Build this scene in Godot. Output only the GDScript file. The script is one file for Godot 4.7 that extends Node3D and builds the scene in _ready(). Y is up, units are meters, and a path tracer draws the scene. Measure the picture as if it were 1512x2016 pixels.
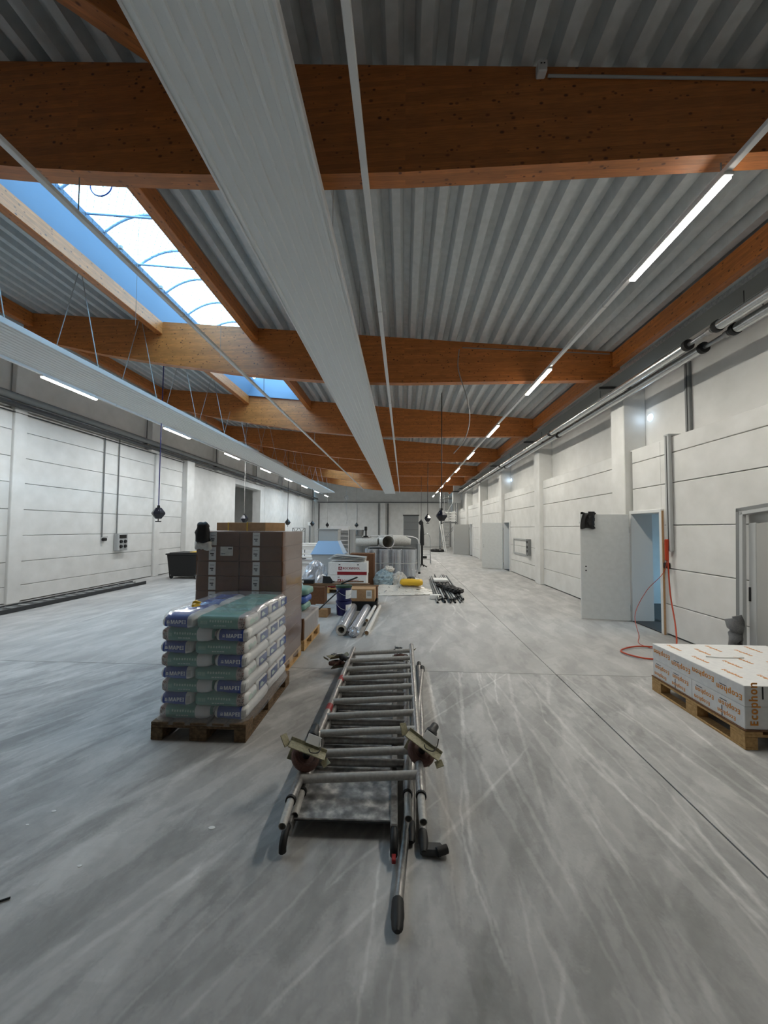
extends Node3D
# An unfinished production hall: glulam roof, skylights, light tracks, building materials on the floor.
# Axes: the hall runs along -z, the camera stands at the origin 1.75 m above the floor.

const X_RIGHT := 4.42
const X_LEFT := -8.85
const Z_FAR := -38.0
const Z_BACK := 4.5
var M := {}
var rng := RandomNumberGenerator.new()
var taken := {}

# ---------------------------------------------------------------- mesh helpers
func S() -> SurfaceTool:
	var st := SurfaceTool.new()
	st.begin(Mesh.PRIMITIVE_TRIANGLES)
	return st

func vtx(st: SurfaceTool, p: Vector3, n: Vector3, uv := Vector2.ZERO) -> void:
	st.set_normal(n)
	st.set_uv(uv)
	st.add_vertex(p)

func quad(st: SurfaceTool, a: Vector3, b: Vector3, c: Vector3, d: Vector3, uv := []) -> void:
	var n := (b - a).cross(d - a)
	if n.length() < 1e-12:
		n = (c - b).cross(d - b)
	n = n.normalized()
	var u: Array = uv if uv.size() == 4 else [Vector2(0, 1), Vector2(1, 1), Vector2(1, 0), Vector2(0, 0)]
	vtx(st, a, n, u[0]); vtx(st, c, n, u[2]); vtx(st, b, n, u[1])
	vtx(st, a, n, u[0]); vtx(st, d, n, u[3]); vtx(st, c, n, u[2])

func tri(st: SurfaceTool, a: Vector3, b: Vector3, c: Vector3) -> void:
	var n := (b - a).cross(c - a).normalized()
	vtx(st, a, n); vtx(st, c, n); vtx(st, b, n)

func box(st: SurfaceTool, c: Vector3, s: Vector3, bev := 0.0, bas := Basis()) -> void:
	var h := s / 2.0
	var e := minf(bev, minf(h.x, minf(h.y, h.z)) * 0.9)
	for ax in 3:
		var u := (ax + 1) % 3
		var v := (ax + 2) % 3
		for sg in [1.0, -1.0]:
			var q := []
			for k in [[-1, -1], [1, -1], [1, 1], [-1, 1]]:
				var p := Vector3.ZERO
				p[ax] = sg * h[ax]
				p[u] = k[0] * (h[u] - e)
				p[v] = k[1] * (h[v] - e)
				q.append(c + bas * p)
			if sg < 0: q.reverse()
			quad(st, q[0], q[1], q[2], q[3])
		if e > 0.0:
			for su in [1.0, -1.0]:
				for sv in [1.0, -1.0]:
					var p1 := Vector3.ZERO; var p2 := Vector3.ZERO; var p3 := Vector3.ZERO; var p4 := Vector3.ZERO
					p1[u] = su * h[u]; p1[v] = sv * (h[v] - e); p1[ax] = -(h[ax] - e)
					p2[u] = su * (h[u] - e); p2[v] = sv * h[v]; p2[ax] = -(h[ax] - e)
					p3 = p2; p3[ax] = h[ax] - e
					p4 = p1; p4[ax] = h[ax] - e
					if su * sv > 0: quad(st, c + bas * p1, c + bas * p2, c + bas * p3, c + bas * p4)
					else: quad(st, c + bas * p4, c + bas * p3, c + bas * p2, c + bas * p1)
	if e > 0.0:
		for sx in [1.0, -1.0]:
			for sy in [1.0, -1.0]:
				for sz in [1.0, -1.0]:
					var a := c + bas * Vector3(sx * h.x, sy * (h.y - e), sz * (h.z - e))
					var b := c + bas * Vector3(sx * (h.x - e), sy * h.y, sz * (h.z - e))
					var d := c + bas * Vector3(sx * (h.x - e), sy * (h.y - e), sz * h.z)
					if sx * sy * sz > 0: tri(st, a, b, d)
					else: tri(st, a, d, b)

func frame_of(d: Vector3) -> Basis:
	var y := d.normalized()
	var x := y.cross(Vector3.UP if absf(y.y) < 0.9 else Vector3.RIGHT).normalized()
	return Basis(x, y, x.cross(y))

# a tube along points; r may be a number or one radius for each point
func tube(st: SurfaceTool, pts: Array, r, n := 8, cap := true) -> void:
	var f := frame_of(pts[1] - pts[0])
	var ring := []
	for i in pts.size():
		var d: Vector3
		if i == 0: d = pts[1] - pts[0]
		elif i == pts.size() - 1: d = pts[i] - pts[i - 1]
		else: d = (pts[i + 1] - pts[i]).normalized() + (pts[i] - pts[i - 1]).normalized()
		d = d.normalized()
		var x := (f.x - d * f.x.dot(d)).normalized()
		f = Basis(x, d, x.cross(d))
		var rr: float = r[i] if r is Array else r
		var row := []
		for k in n:
			var a := TAU * k / n
			row.append([pts[i] + (f.x * cos(a) + f.z * sin(a)) * rr, (f.x * cos(a) + f.z * sin(a))])
		ring.append(row)
	for i in pts.size() - 1:
		for k in n:
			var a = ring[i][k]; var b = ring[i][(k + 1) % n]; var c = ring[i + 1][(k + 1) % n]; var d = ring[i + 1][k]
			var u0 := float(k) / n; var u1 := float(k + 1) / n
			vtx(st, a[0], a[1], Vector2(u0, i)); vtx(st, b[0], b[1], Vector2(u1, i)); vtx(st, c[0], c[1], Vector2(u1, i + 1))
			vtx(st, a[0], a[1], Vector2(u0, i)); vtx(st, c[0], c[1], Vector2(u1, i + 1)); vtx(st, d[0], d[1], Vector2(u0, i + 1))
	if cap:
		for k in range(1, n - 1):
			tri(st, ring[0][0][0], ring[0][k + 1][0], ring[0][k][0])
			var l: Array = ring[-1]
			tri(st, l[0][0], l[k][0], l[k + 1][0])

func rod(st: SurfaceTool, a: Vector3, b: Vector3, r: float, n := 8) -> void:
	tube(st, [a, b], r, n)

# a hollow tube with a visible bore
func pipe(st: SurfaceTool, a: Vector3, b: Vector3, r: float, t: float, n := 16) -> void:
	tube(st, [a, b], r, n, false)
	var d := (b - a).normalized()
	var f := frame_of(d)
	for k in n:
		var e0 := f.x * cos(TAU * k / n) + f.z * sin(TAU * k / n)
		var e1 := f.x * cos(TAU * (k + 1) / n) + f.z * sin(TAU * (k + 1) / n)
		var q := r - t
		quad(st, a + e0 * r, a + e1 * r, a + e1 * q, a + e0 * q)
		quad(st, b + e1 * r, b + e0 * r, b + e0 * q, b + e1 * q)
		quad(st, a + e0 * q, a + e1 * q, b + e1 * q, b + e0 * q)

# profile of (radius, height) turned about the y axis of xf
func lathe(st: SurfaceTool, prof: Array, n := 20, xf := Transform3D(), hard := true) -> void:
	for i in prof.size() - 1:
		var p: Vector2 = prof[i]; var q: Vector2 = prof[i + 1]
		var nn := Vector2(q.y - p.y, p.x - q.x).normalized()
		for k in n:
			var a := TAU * k / n; var b := TAU * (k + 1) / n
			var na := Vector3(cos(a) * nn.x, nn.y, sin(a) * nn.x); var nb := Vector3(cos(b) * nn.x, nn.y, sin(b) * nn.x)
			if n <= 8 and hard:
				na = (na + nb).normalized(); nb = na
			var v00 := xf * Vector3(cos(a) * p.x, p.y, sin(a) * p.x); var v10 := xf * Vector3(cos(b) * p.x, p.y, sin(b) * p.x)
			var v01 := xf * Vector3(cos(a) * q.x, q.y, sin(a) * q.x); var v11 := xf * Vector3(cos(b) * q.x, q.y, sin(b) * q.x)
			na = (xf.basis * na).normalized(); nb = (xf.basis * nb).normalized()
			var u0 := float(k) / n; var u1 := float(k + 1) / n
			var w0 := float(i) / (prof.size() - 1); var w1 := float(i + 1) / (prof.size() - 1)
			if p.x > 1e-5:
				vtx(st, v00, na, Vector2(u0, w0)); vtx(st, v10, nb, Vector2(u1, w0)); vtx(st, v11, nb, Vector2(u1, w1))
			if q.x > 1e-5:
				vtx(st, v00, na, Vector2(u0, w0)); vtx(st, v11, nb, Vector2(u1, w1)); vtx(st, v01, na, Vector2(u0, w1))

# outline in (x, y) pushed from z0 to z1
func prism(st: SurfaceTool, poly: PackedVector2Array, z0: float, z1: float, xf := Transform3D()) -> void:
	var pl := poly.duplicate()
	if Geometry2D.is_polygon_clockwise(pl): pl.reverse()
	var idx := Geometry2D.triangulate_polygon(pl)
	for i in range(0, idx.size(), 3):
		var a := pl[idx[i]]; var b := pl[idx[i + 1]]; var c := pl[idx[i + 2]]
		if (b - a).cross(c - a) < 0:
			var t := b; b = c; c = t
		tri(st, xf * Vector3(a.x, a.y, z1), xf * Vector3(b.x, b.y, z1), xf * Vector3(c.x, c.y, z1))
		tri(st, xf * Vector3(a.x, a.y, z0), xf * Vector3(c.x, c.y, z0), xf * Vector3(b.x, b.y, z0))
	for i in pl.size():
		var p := pl[i]; var q := pl[(i + 1) % pl.size()]
		quad(st, xf * Vector3(p.x, p.y, z0), xf * Vector3(q.x, q.y, z0), xf * Vector3(q.x, q.y, z1), xf * Vector3(p.x, p.y, z1))

# a soft cushion-like block: box with round edges, bulging faces and lumps; uv runs over the x-y plane
func cushion(st: SurfaceTool, s: Vector3, r: float, bulge: float, lump := 0.0, seed_ := 1, nx := 10, ny := 5, nz := 8) -> void:
	var h := s / 2.0
	var ns := FastNoiseLite.new(); ns.seed = seed_; ns.frequency = 5.0
	var cnt := Vector3(nx, ny, nz)
	for ax in 3:
		var u := (ax + 1) % 3; var v := (ax + 2) % 3
		var nu := int(cnt[u]); var nv := int(cnt[v])
		for sg in [1.0, -1.0]:
			var g := []
			for i in nu + 1:
				var row := []
				for j in nv + 1:
					var p := Vector3.ZERO
					p[ax] = sg * h[ax]; p[u] = lerpf(-h[u], h[u], float(i) / nu); p[v] = lerpf(-h[v], h[v], float(j) / nv)
					var core := Vector3(clampf(p.x, -h.x + r, h.x - r), clampf(p.y, -h.y + r, h.y - r), clampf(p.z, -h.z + r, h.z - r))
					var d := (p - core).normalized()
					var q := core + d * r
					var t := q / h
					q.y += signf(q.y) * bulge * (1.0 - t.x * t.x) * (1.0 - t.z * t.z) * absf(t.y)
					q += d * ns.get_noise_3dv(q * 2.0) * lump
					row.append([q, d, Vector2(q.x / s.x + 0.5, 0.5 - q.y / s.y)])
				g.append(row)
			for i in nu:
				for j in nv:
					var a = g[i][j]; var b = g[i + 1][j]; var c = g[i + 1][j + 1]; var e = g[i][j + 1]
					var order := [a, c, b, a, e, c] if sg > 0 else [a, b, c, a, c, e]
					for w in order: vtx(st, w[0], w[1], w[2])

# a lumpy closed blob (crumpled bags and cloth), creased by noise
func blob(st: SurfaceTool, c: Vector3, s: Vector3, seed_: int, crease := 0.25, n := 22, flat_base := true) -> void:
	var ns := FastNoiseLite.new(); ns.seed = seed_; ns.frequency = 1.3; ns.fractal_type = FastNoiseLite.FRACTAL_RIDGED; ns.fractal_octaves = 3
	var g := []
	for i in n + 1:
		var row := []
		var th := PI * i / n
		for j in 2 * n:
			var ph := PI * j / n
			var d := Vector3(sin(th) * cos(ph), cos(th), sin(th) * sin(ph))
			var k := 1.0 + crease * ns.get_noise_3dv(d * 1.4)
			var p := d * k * s / 2.0
			if flat_base: p.y = maxf(p.y, -s.y * 0.36)
			row.append(c + p)
		g.append(row)
	var sm := SurfaceTool.new()
	for i in n:
		for j in 2 * n:
			var j2 := (j + 1) % (2 * n)
			var a: Vector3 = g[i][j]; var b: Vector3 = g[i][j2]; var e: Vector3 = g[i + 1][j2]; var f: Vector3 = g[i + 1][j]
			if i > 0: tri(st, a, b, e)
			if i < n - 1: tri(st, a, e, f)

# a sheet over a grid of points (rows of Vector3), smooth
func sheet(st: SurfaceTool, g: Array, close_u := false) -> void:
	var nr := g.size(); var nc: int = g[0].size()
	var nor := []
	for i in nr:
		var row := []
		for j in nc:
			var a: Vector3 = g[maxi(i - 1, 0)][j]; var b: Vector3 = g[mini(i + 1, nr - 1)][j]
			var c: Vector3 = g[i][(j - 1 + nc) % nc if close_u else maxi(j - 1, 0)]; var d: Vector3 = g[i][(j + 1) % nc if close_u else mini(j + 1, nc - 1)]
			row.append((d - c).cross(b - a).normalized())
		nor.append(row)
	for i in nr - 1:
		for j in (nc if close_u else nc - 1):
			var k := (j + 1) % nc
			for w in [[i, j], [i + 1, k], [i, k], [i, j], [i + 1, j], [i + 1, k]]:
				vtx(st, g[w[0]][w[1]], nor[w[0]][w[1]], Vector2(float(w[1]) / nc, float(w[0]) / nr))

func circle(n: int, r: float) -> PackedVector2Array:
	var p := PackedVector2Array()
	for i in n: p.append(Vector2(cos(TAU * i / n), sin(TAU * i / n)) * r)
	return p

func curve(pts: Array, n := 8) -> Array:
	var out := []
	for i in pts.size() - 1:
		var p0: Vector3 = pts[maxi(i - 1, 0)]; var p1: Vector3 = pts[i]; var p2: Vector3 = pts[i + 1]; var p3: Vector3 = pts[mini(i + 2, pts.size() - 1)]
		for k in n: out.append(p1.cubic_interpolate(p2, p0, p3, float(k) / n))
	out.append(pts[-1])
	return out

# ---------------------------------------------------------------- scene helpers
func numbered(n: String) -> String:
	var k: int = taken.get(n, 0)
	taken[n] = k + 1
	return n if k == 0 else "%s_%03d" % [n, k]

func obj(called: String, st, m: Material, parent: Node = self) -> MeshInstance3D:
	var o := MeshInstance3D.new()
	o.name = numbered(called) if parent == self else called
	o.mesh = st.commit() if st is SurfaceTool else st
	o.material_override = m
	parent.add_child(o, true)
	return o

func tag(o: Node, label: String, category: String, group := "") -> Node:
	o.set_meta("label", label)
	o.set_meta("category", category)
	if group: o.set_meta("group", group)
	return o

func thing(called: String, label: String, category: String, at := Vector3.ZERO, turn := 0.0, group := "") -> Node3D:
	var o := Node3D.new()
	o.name = numbered(called)
	add_child(o)
	o.position = at
	o.rotation.y = turn
	tag(o, label, category, group)
	return o

func struct(called: String, label: String) -> Node3D:
	var o := Node3D.new()
	o.name = numbered(called)
	add_child(o)
	o.set_meta("kind", "structure")
	o.set_meta("label", label)
	return o

func bx(called: String, c: Vector3, s: Vector3, m: Material, parent: Node, bev := 0.004, bas := Basis()) -> MeshInstance3D:
	var st := S()
	box(st, c, s, bev, bas)
	return obj(called, st, m, parent)

func copy(o: Node3D, at: Vector3, turn := 0.0, label := "") -> Node3D:
	var c: Node3D = o.duplicate()
	c.name = numbered(String(o.name).rstrip("0123456789_") if String(o.name).contains("_0") else String(o.name))
	add_child(c)
	c.position = at
	c.rotation.y = turn
	if label: c.set_meta("label", label)
	return c

# ---------------------------------------------------------------- materials
func mk(called: String, c: Color, rough := 0.6, metal := 0.0) -> StandardMaterial3D:
	var m := StandardMaterial3D.new()
	m.resource_name = called
	m.albedo_color = c
	m.roughness = rough
	m.metallic = metal
	M[called] = m
	return m

func rgb8(r: int, g: int, b: int) -> Color:
	return Color(r / 255.0, g / 255.0, b / 255.0)

# noise between two colours laid over the object in world axes
func mottled(called: String, a: Color, b: Color, scale: float, freq: float, rough := 0.7, metal := 0.0, bump := 0.0, octaves := 5, mid = null) -> StandardMaterial3D:
	var m := mk(called, Color.WHITE, rough, metal)
	var n := FastNoiseLite.new()
	n.noise_type = FastNoiseLite.TYPE_SIMPLEX_SMOOTH
	n.seed = called.hash() % 1000
	n.frequency = freq
	n.fractal_octaves = octaves
	var t := NoiseTexture2D.new()
	t.width = 512; t.height = 512; t.seamless = true
	t.noise = n
	var g := Gradient.new()
	g.set_color(0, a); g.set_color(1, b)
	if mid != null: g.add_point(0.5, mid)
	t.color_ramp = g
	m.albedo_texture = t
	m.uv1_triplanar = true
	m.uv1_world_triplanar = true
	m.uv1_scale = Vector3.ONE * scale
	if bump > 0.0:
		var t2 := NoiseTexture2D.new()
		t2.width = 512; t2.height = 512; t2.seamless = true; t2.noise = n
		m.heightmap_enabled = true
		m.heightmap_texture = t2
		m.heightmap_scale = bump
	return m

# glulam: boards 40 mm high with grain, finger joints and knots; 3 m by 1.2 m of timber
func glulam_texture() -> ImageTexture:
	var w := 1024; var h := 480
	var im := Image.create(w, h, false, Image.FORMAT_RGB8)
	var n1 := FastNoiseLite.new(); n1.seed = 4; n1.frequency = 0.02; n1.fractal_octaves = 3
	var n2 := FastNoiseLite.new(); n2.seed = 9; n2.frequency = 0.05; n2.fractal_octaves = 4
	var r := RandomNumberGenerator.new(); r.seed = 77
	var tones := []
	for k in 30: tones.append([r.randf_range(0.92, 1.06), r.randi_range(100, 900), r.randf_range(0.93, 1.05)])
	for y in h:
		var lam := y / 16
		for x in w:
			var t: float = tones[lam][0] if x < tones[lam][1] else tones[lam][2]
			t *= 1.0 + 0.10 * n2.get_noise_2d(x * 0.25, y * 2.6 + lam * 57.0) + 0.07 * n1.get_noise_2d(x * 0.5, y * 0.9)
			if y % 16 == 0: t *= 0.9
			im.set_pixel(x, y, Color(0.72 * t, 0.44 * t, 0.22 * t))
	for k in 240:
		var lam := r.randi_range(0, 29)
		var cx := r.randi_range(8, w - 9); var cy := lam * 16 + r.randi_range(3, 12)
		var rx := r.randf_range(1.2, 4.2); var ry := rx * r.randf_range(0.6, 1.0)
		var dk := r.randf_range(0.35, 0.8)
		for y in range(maxi(cy - 5, 0), mini(cy + 6, h)):
			for x in range(cx - 8, cx + 9):
				var d := Vector2((x - cx) / rx, (y - cy) / ry).length()
				if d < 1.9:
					var f := clampf(1.9 - d, 0.0, 1.0)
					im.set_pixel(x, y, im.get_pixel(x, y).lerp(Color(0.25, 0.12, 0.05), f * dk))
	return ImageTexture.create_from_image(im)

func setup_materials() -> void:
	var gl := mk("glulam", Color.WHITE, 0.42)
	gl.albedo_texture = glulam_texture()
	gl.uv1_triplanar = true
	gl.uv1_scale = Vector3(1.0 / 3.0, 1.0 / 1.2, 1.0 / 1.2)
	mottled("wall_paint", Color(0.80, 0.80, 0.785), Color(0.86, 0.86, 0.85), 0.35, 0.01, 0.75)
	mottled("upper_wall", Color(0.80, 0.80, 0.785), Color(0.86, 0.86, 0.85), 0.3, 0.01, 0.8)
	mottled("wall_joint", Color(0.52, 0.52, 0.51), Color(0.6, 0.6, 0.59), 1.0, 0.02, 0.9)
	mottled("deck", Color(0.72, 0.74, 0.745), Color(0.80, 0.815, 0.82), 0.6, 0.02, 0.42, 0.1)
	mk("radiant_panel", Color(0.88, 0.89, 0.89), 0.5)
	mk("white_metal", Color(0.86, 0.86, 0.86), 0.4)
	mk("curb_blue", Color(0.49, 0.58, 0.68), 0.5)
	mk("light_grey", Color(0.66, 0.67, 0.67), 0.5)
	mk("mid_grey", Color(0.45, 0.46, 0.46), 0.55)
	mk("dark_grey", Color(0.17, 0.175, 0.18), 0.55)
	mk("black", Color(0.03, 0.03, 0.032), 0.6)
	mk("black_gloss", Color(0.02, 0.022, 0.03), 0.28)
	mk("navy_plastic", Color(0.03, 0.04, 0.11), 0.3)
	mottled("galvanised", Color(0.52, 0.53, 0.54), Color(0.66, 0.67, 0.67), 2.0, 0.02, 0.38, 0.8)
	mottled("alu_clad", Color(0.72, 0.73, 0.73), Color(0.84, 0.84, 0.84), 1.5, 0.02, 0.24, 0.95)
	mottled("alu_dusty", Color(0.50, 0.49, 0.48), Color(0.70, 0.69, 0.68), 2.2, 0.02, 0.4, 0.65)
	mottled("alu_rung", Color(0.60, 0.59, 0.57), Color(0.74, 0.73, 0.71), 3.0, 0.02, 0.6, 0.3)
	mottled("alu_plate", Color(0.34, 0.34, 0.345), Color(0.92, 0.91, 0.89), 1.0, 0.016, 0.5, 0.3, 0.0, 6, Color(0.56, 0.56, 0.56))
	mottled("olive_steel", Color(0.40, 0.385, 0.29), Color(0.64, 0.62, 0.52), 5.0, 0.02, 0.5, 0.2)
	mottled("wheel_rubber", Color(0.28, 0.18, 0.155), Color(0.46, 0.32, 0.28), 6.0, 0.02, 0.7)
	mottled("pallet_wood", Color(0.62, 0.48, 0.30), Color(0.76, 0.62, 0.42), 3.0, 0.015, 0.8)
	mottled("pallet_old", Color(0.30, 0.24, 0.17), Color(0.50, 0.40, 0.29), 3.0, 0.015, 0.85)
	mottled("cardboard", Color(0.36, 0.235, 0.14), Color(0.43, 0.285, 0.175), 1.5, 0.02, 0.8)
	mottled("cardboard_light", Color(0.60, 0.47, 0.33), Color(0.68, 0.54, 0.39), 1.5, 0.02, 0.8)
	mottled("carton_white", Color(0.83, 0.83, 0.83), Color(0.88, 0.88, 0.87), 1.5, 0.02, 0.6)
	mottled("door_grey", Color(0.78, 0.79, 0.785), Color(0.82, 0.83, 0.825), 0.8, 0.02, 0.45)
	mk("frame_white", Color(0.83, 0.835, 0.83), 0.45)
	mk("steel_door_grey", Color(0.60, 0.60, 0.585), 0.5)
	mk("label_white", Color(0.86, 0.86, 0.85), 0.6)
	mk("print_black", Color(0.06, 0.06, 0.07), 0.6)
	mk("print_orange", Color(0.80, 0.52, 0.18), 0.6)
	mk("print_red", Color(0.50, 0.04, 0.09), 0.6)
	mk("print_white", Color(0.92, 0.93, 0.95), 0.55)
	mk("yellow", Color(0.85, 0.68, 0.16), 0.5)
	mk("orange_rubber", Color(0.66, 0.22, 0.08), 0.45)
	mk("blue_cable", Color(0.10, 0.13, 0.42), 0.5)
	mk("grey_cable", Color(0.55, 0.54, 0.53), 0.5)
	mk("cable_dark", Color(0.12, 0.12, 0.13), 0.5)
	mk("red_paint", Color(0.55, 0.10, 0.10), 0.5)
	mk("green_plastic", Color(0.04, 0.20, 0.11), 0.35)
	mk("navy_bucket", Color(0.06, 0.07, 0.30), 0.35)
	mk("pale_blue_metal", Color(0.60, 0.73, 0.87), 0.4)
	mottled("plastic_sheet", Color(0.74, 0.73, 0.70), Color(0.86, 0.85, 0.83), 2.0, 0.02, 0.4)
	mottled("blue_bag", Color(0.46, 0.56, 0.61), Color(0.70, 0.76, 0.79), 3.0, 0.02, 0.3)
	mottled("foil", Color(0.70, 0.72, 0.76), Color(0.90, 0.91, 0.93), 4.0, 0.03, 0.22, 0.6)
	mottled("insulation_foil", Color(0.70, 0.72, 0.74), Color(0.84, 0.85, 0.86), 3.0, 0.02, 0.24, 0.85)
	mottled("grey_wrap", Color(0.30, 0.31, 0.32), Color(0.5, 0.5, 0.5), 6.0, 0.02, 0.4)
	mottled("wood_plank", Color(0.36, 0.27, 0.19), Color(0.5, 0.38, 0.27), 3.0, 0.02, 0.8)
	var film := mk("stretch_film", Color(0.90, 0.92, 0.96, 0.13), 0.14)
	film.transparency = BaseMaterial3D.TRANSPARENCY_ALPHA
	film.cull_mode = BaseMaterial3D.CULL_DISABLED
	var film3 := mk("thin_film", Color(0.90, 0.92, 0.96, 0.07), 0.14)
	film3.transparency = BaseMaterial3D.TRANSPARENCY_ALPHA
	film3.cull_mode = BaseMaterial3D.CULL_DISABLED
	var film2 := mk("dusty_film", Color(0.86, 0.86, 0.86, 0.42), 0.3)
	film2.transparency = BaseMaterial3D.TRANSPARENCY_ALPHA
	film2.cull_mode = BaseMaterial3D.CULL_DISABLED
	var poly := mk("polycarbonate", Color(0.84, 1.0, 0.96, 0.2), 0.1)
	poly.transparency = BaseMaterial3D.TRANSPARENCY_ALPHA
	poly.cull_mode = BaseMaterial3D.CULL_DISABLED
	var glass := mk("window_glass", Color(0.85, 0.95, 0.97, 0.12), 0.03)
	glass.transparency = BaseMaterial3D.TRANSPARENCY_ALPHA
	var led_w := mk("led_warm", Color(0.95, 0.95, 0.92), 0.5)
	led_w.emission_enabled = true
	led_w.emission = Color(1.0, 0.97, 0.91)
	led_w.emission_energy_multiplier = 34.0
	var led_n := mk("led_neutral", Color(0.95, 0.95, 0.95), 0.5)
	led_n.emission_enabled = true
	led_n.emission = Color(1.0, 0.985, 0.95)
	led_n.emission_energy_multiplier = 34.0
	var disc := mk("round_lamp_glow", Color(0.9, 0.93, 0.97), 0.5)
	disc.emission_enabled = true
	disc.emission = Color(0.80, 0.90, 1.0)
	disc.emission_energy_multiplier = 0.8

# ---------------------------------------------------------------- scene
func _ready() -> void:
	rng.seed = 11
	var cam := Camera3D.new()
	cam.name = "camera"
	cam.position = Vector3(0, 1.75, 0)
	cam.rotation = Vector3(0.042025, 0.051271, 0.0064)
	cam.fov = rad_to_deg(2.0 * atan(1008.0 / 760.0))
	cam.near = 0.02
	cam.far = 300.0
	add_child(cam)
	cam.current = true
	var we := WorldEnvironment.new()
	we.name = "world"
	var env := Environment.new()
	env.background_mode = Environment.BG_SKY
	var sky := Sky.new()
	var sm := ProceduralSkyMaterial.new()          # even, bluish overcast
	sm.sky_top_color = Color(0.65, 0.86, 1.0)
	sm.sky_horizon_color = Color(0.65, 0.86, 1.0)
	sm.ground_bottom_color = Color(0.4, 0.42, 0.43)
	sm.ground_horizon_color = Color(0.5, 0.55, 0.58)
	sm.sun_angle_max = 0.0
	sm.energy_multiplier = SKY
	sky.sky_material = sm
	env.sky = sky
	env.ambient_light_source = Environment.AMBIENT_SOURCE_DISABLED
	env.tonemap_mode = Environment.TONE_MAPPER_LINEAR
	env.tonemap_exposure = EXPOSURE
	env.sdfgi_enabled = true
	env.ssao_enabled = true
	env.ssil_enabled = true
	we.environment = env
	add_child(we)
	setup_materials()
	build_floor()
	build_walls()
	build_roof()
	build_skylights()
	build_services()
	build_lights()
	build_doors()
	build_scaffold()
	build_bag_pallet()
	build_carton_pallets()
	build_panel_pallet()
	build_middle_pile()
	build_far_things()
	build_small_things()

const ORD := ["first", "second", "third", "fourth", "fifth", "sixth", "seventh", "eighth", "ninth", "tenth"]
const SKY := 8.0
const EXPOSURE := 1.06
const LAMP_ENERGY := 6.6

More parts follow.
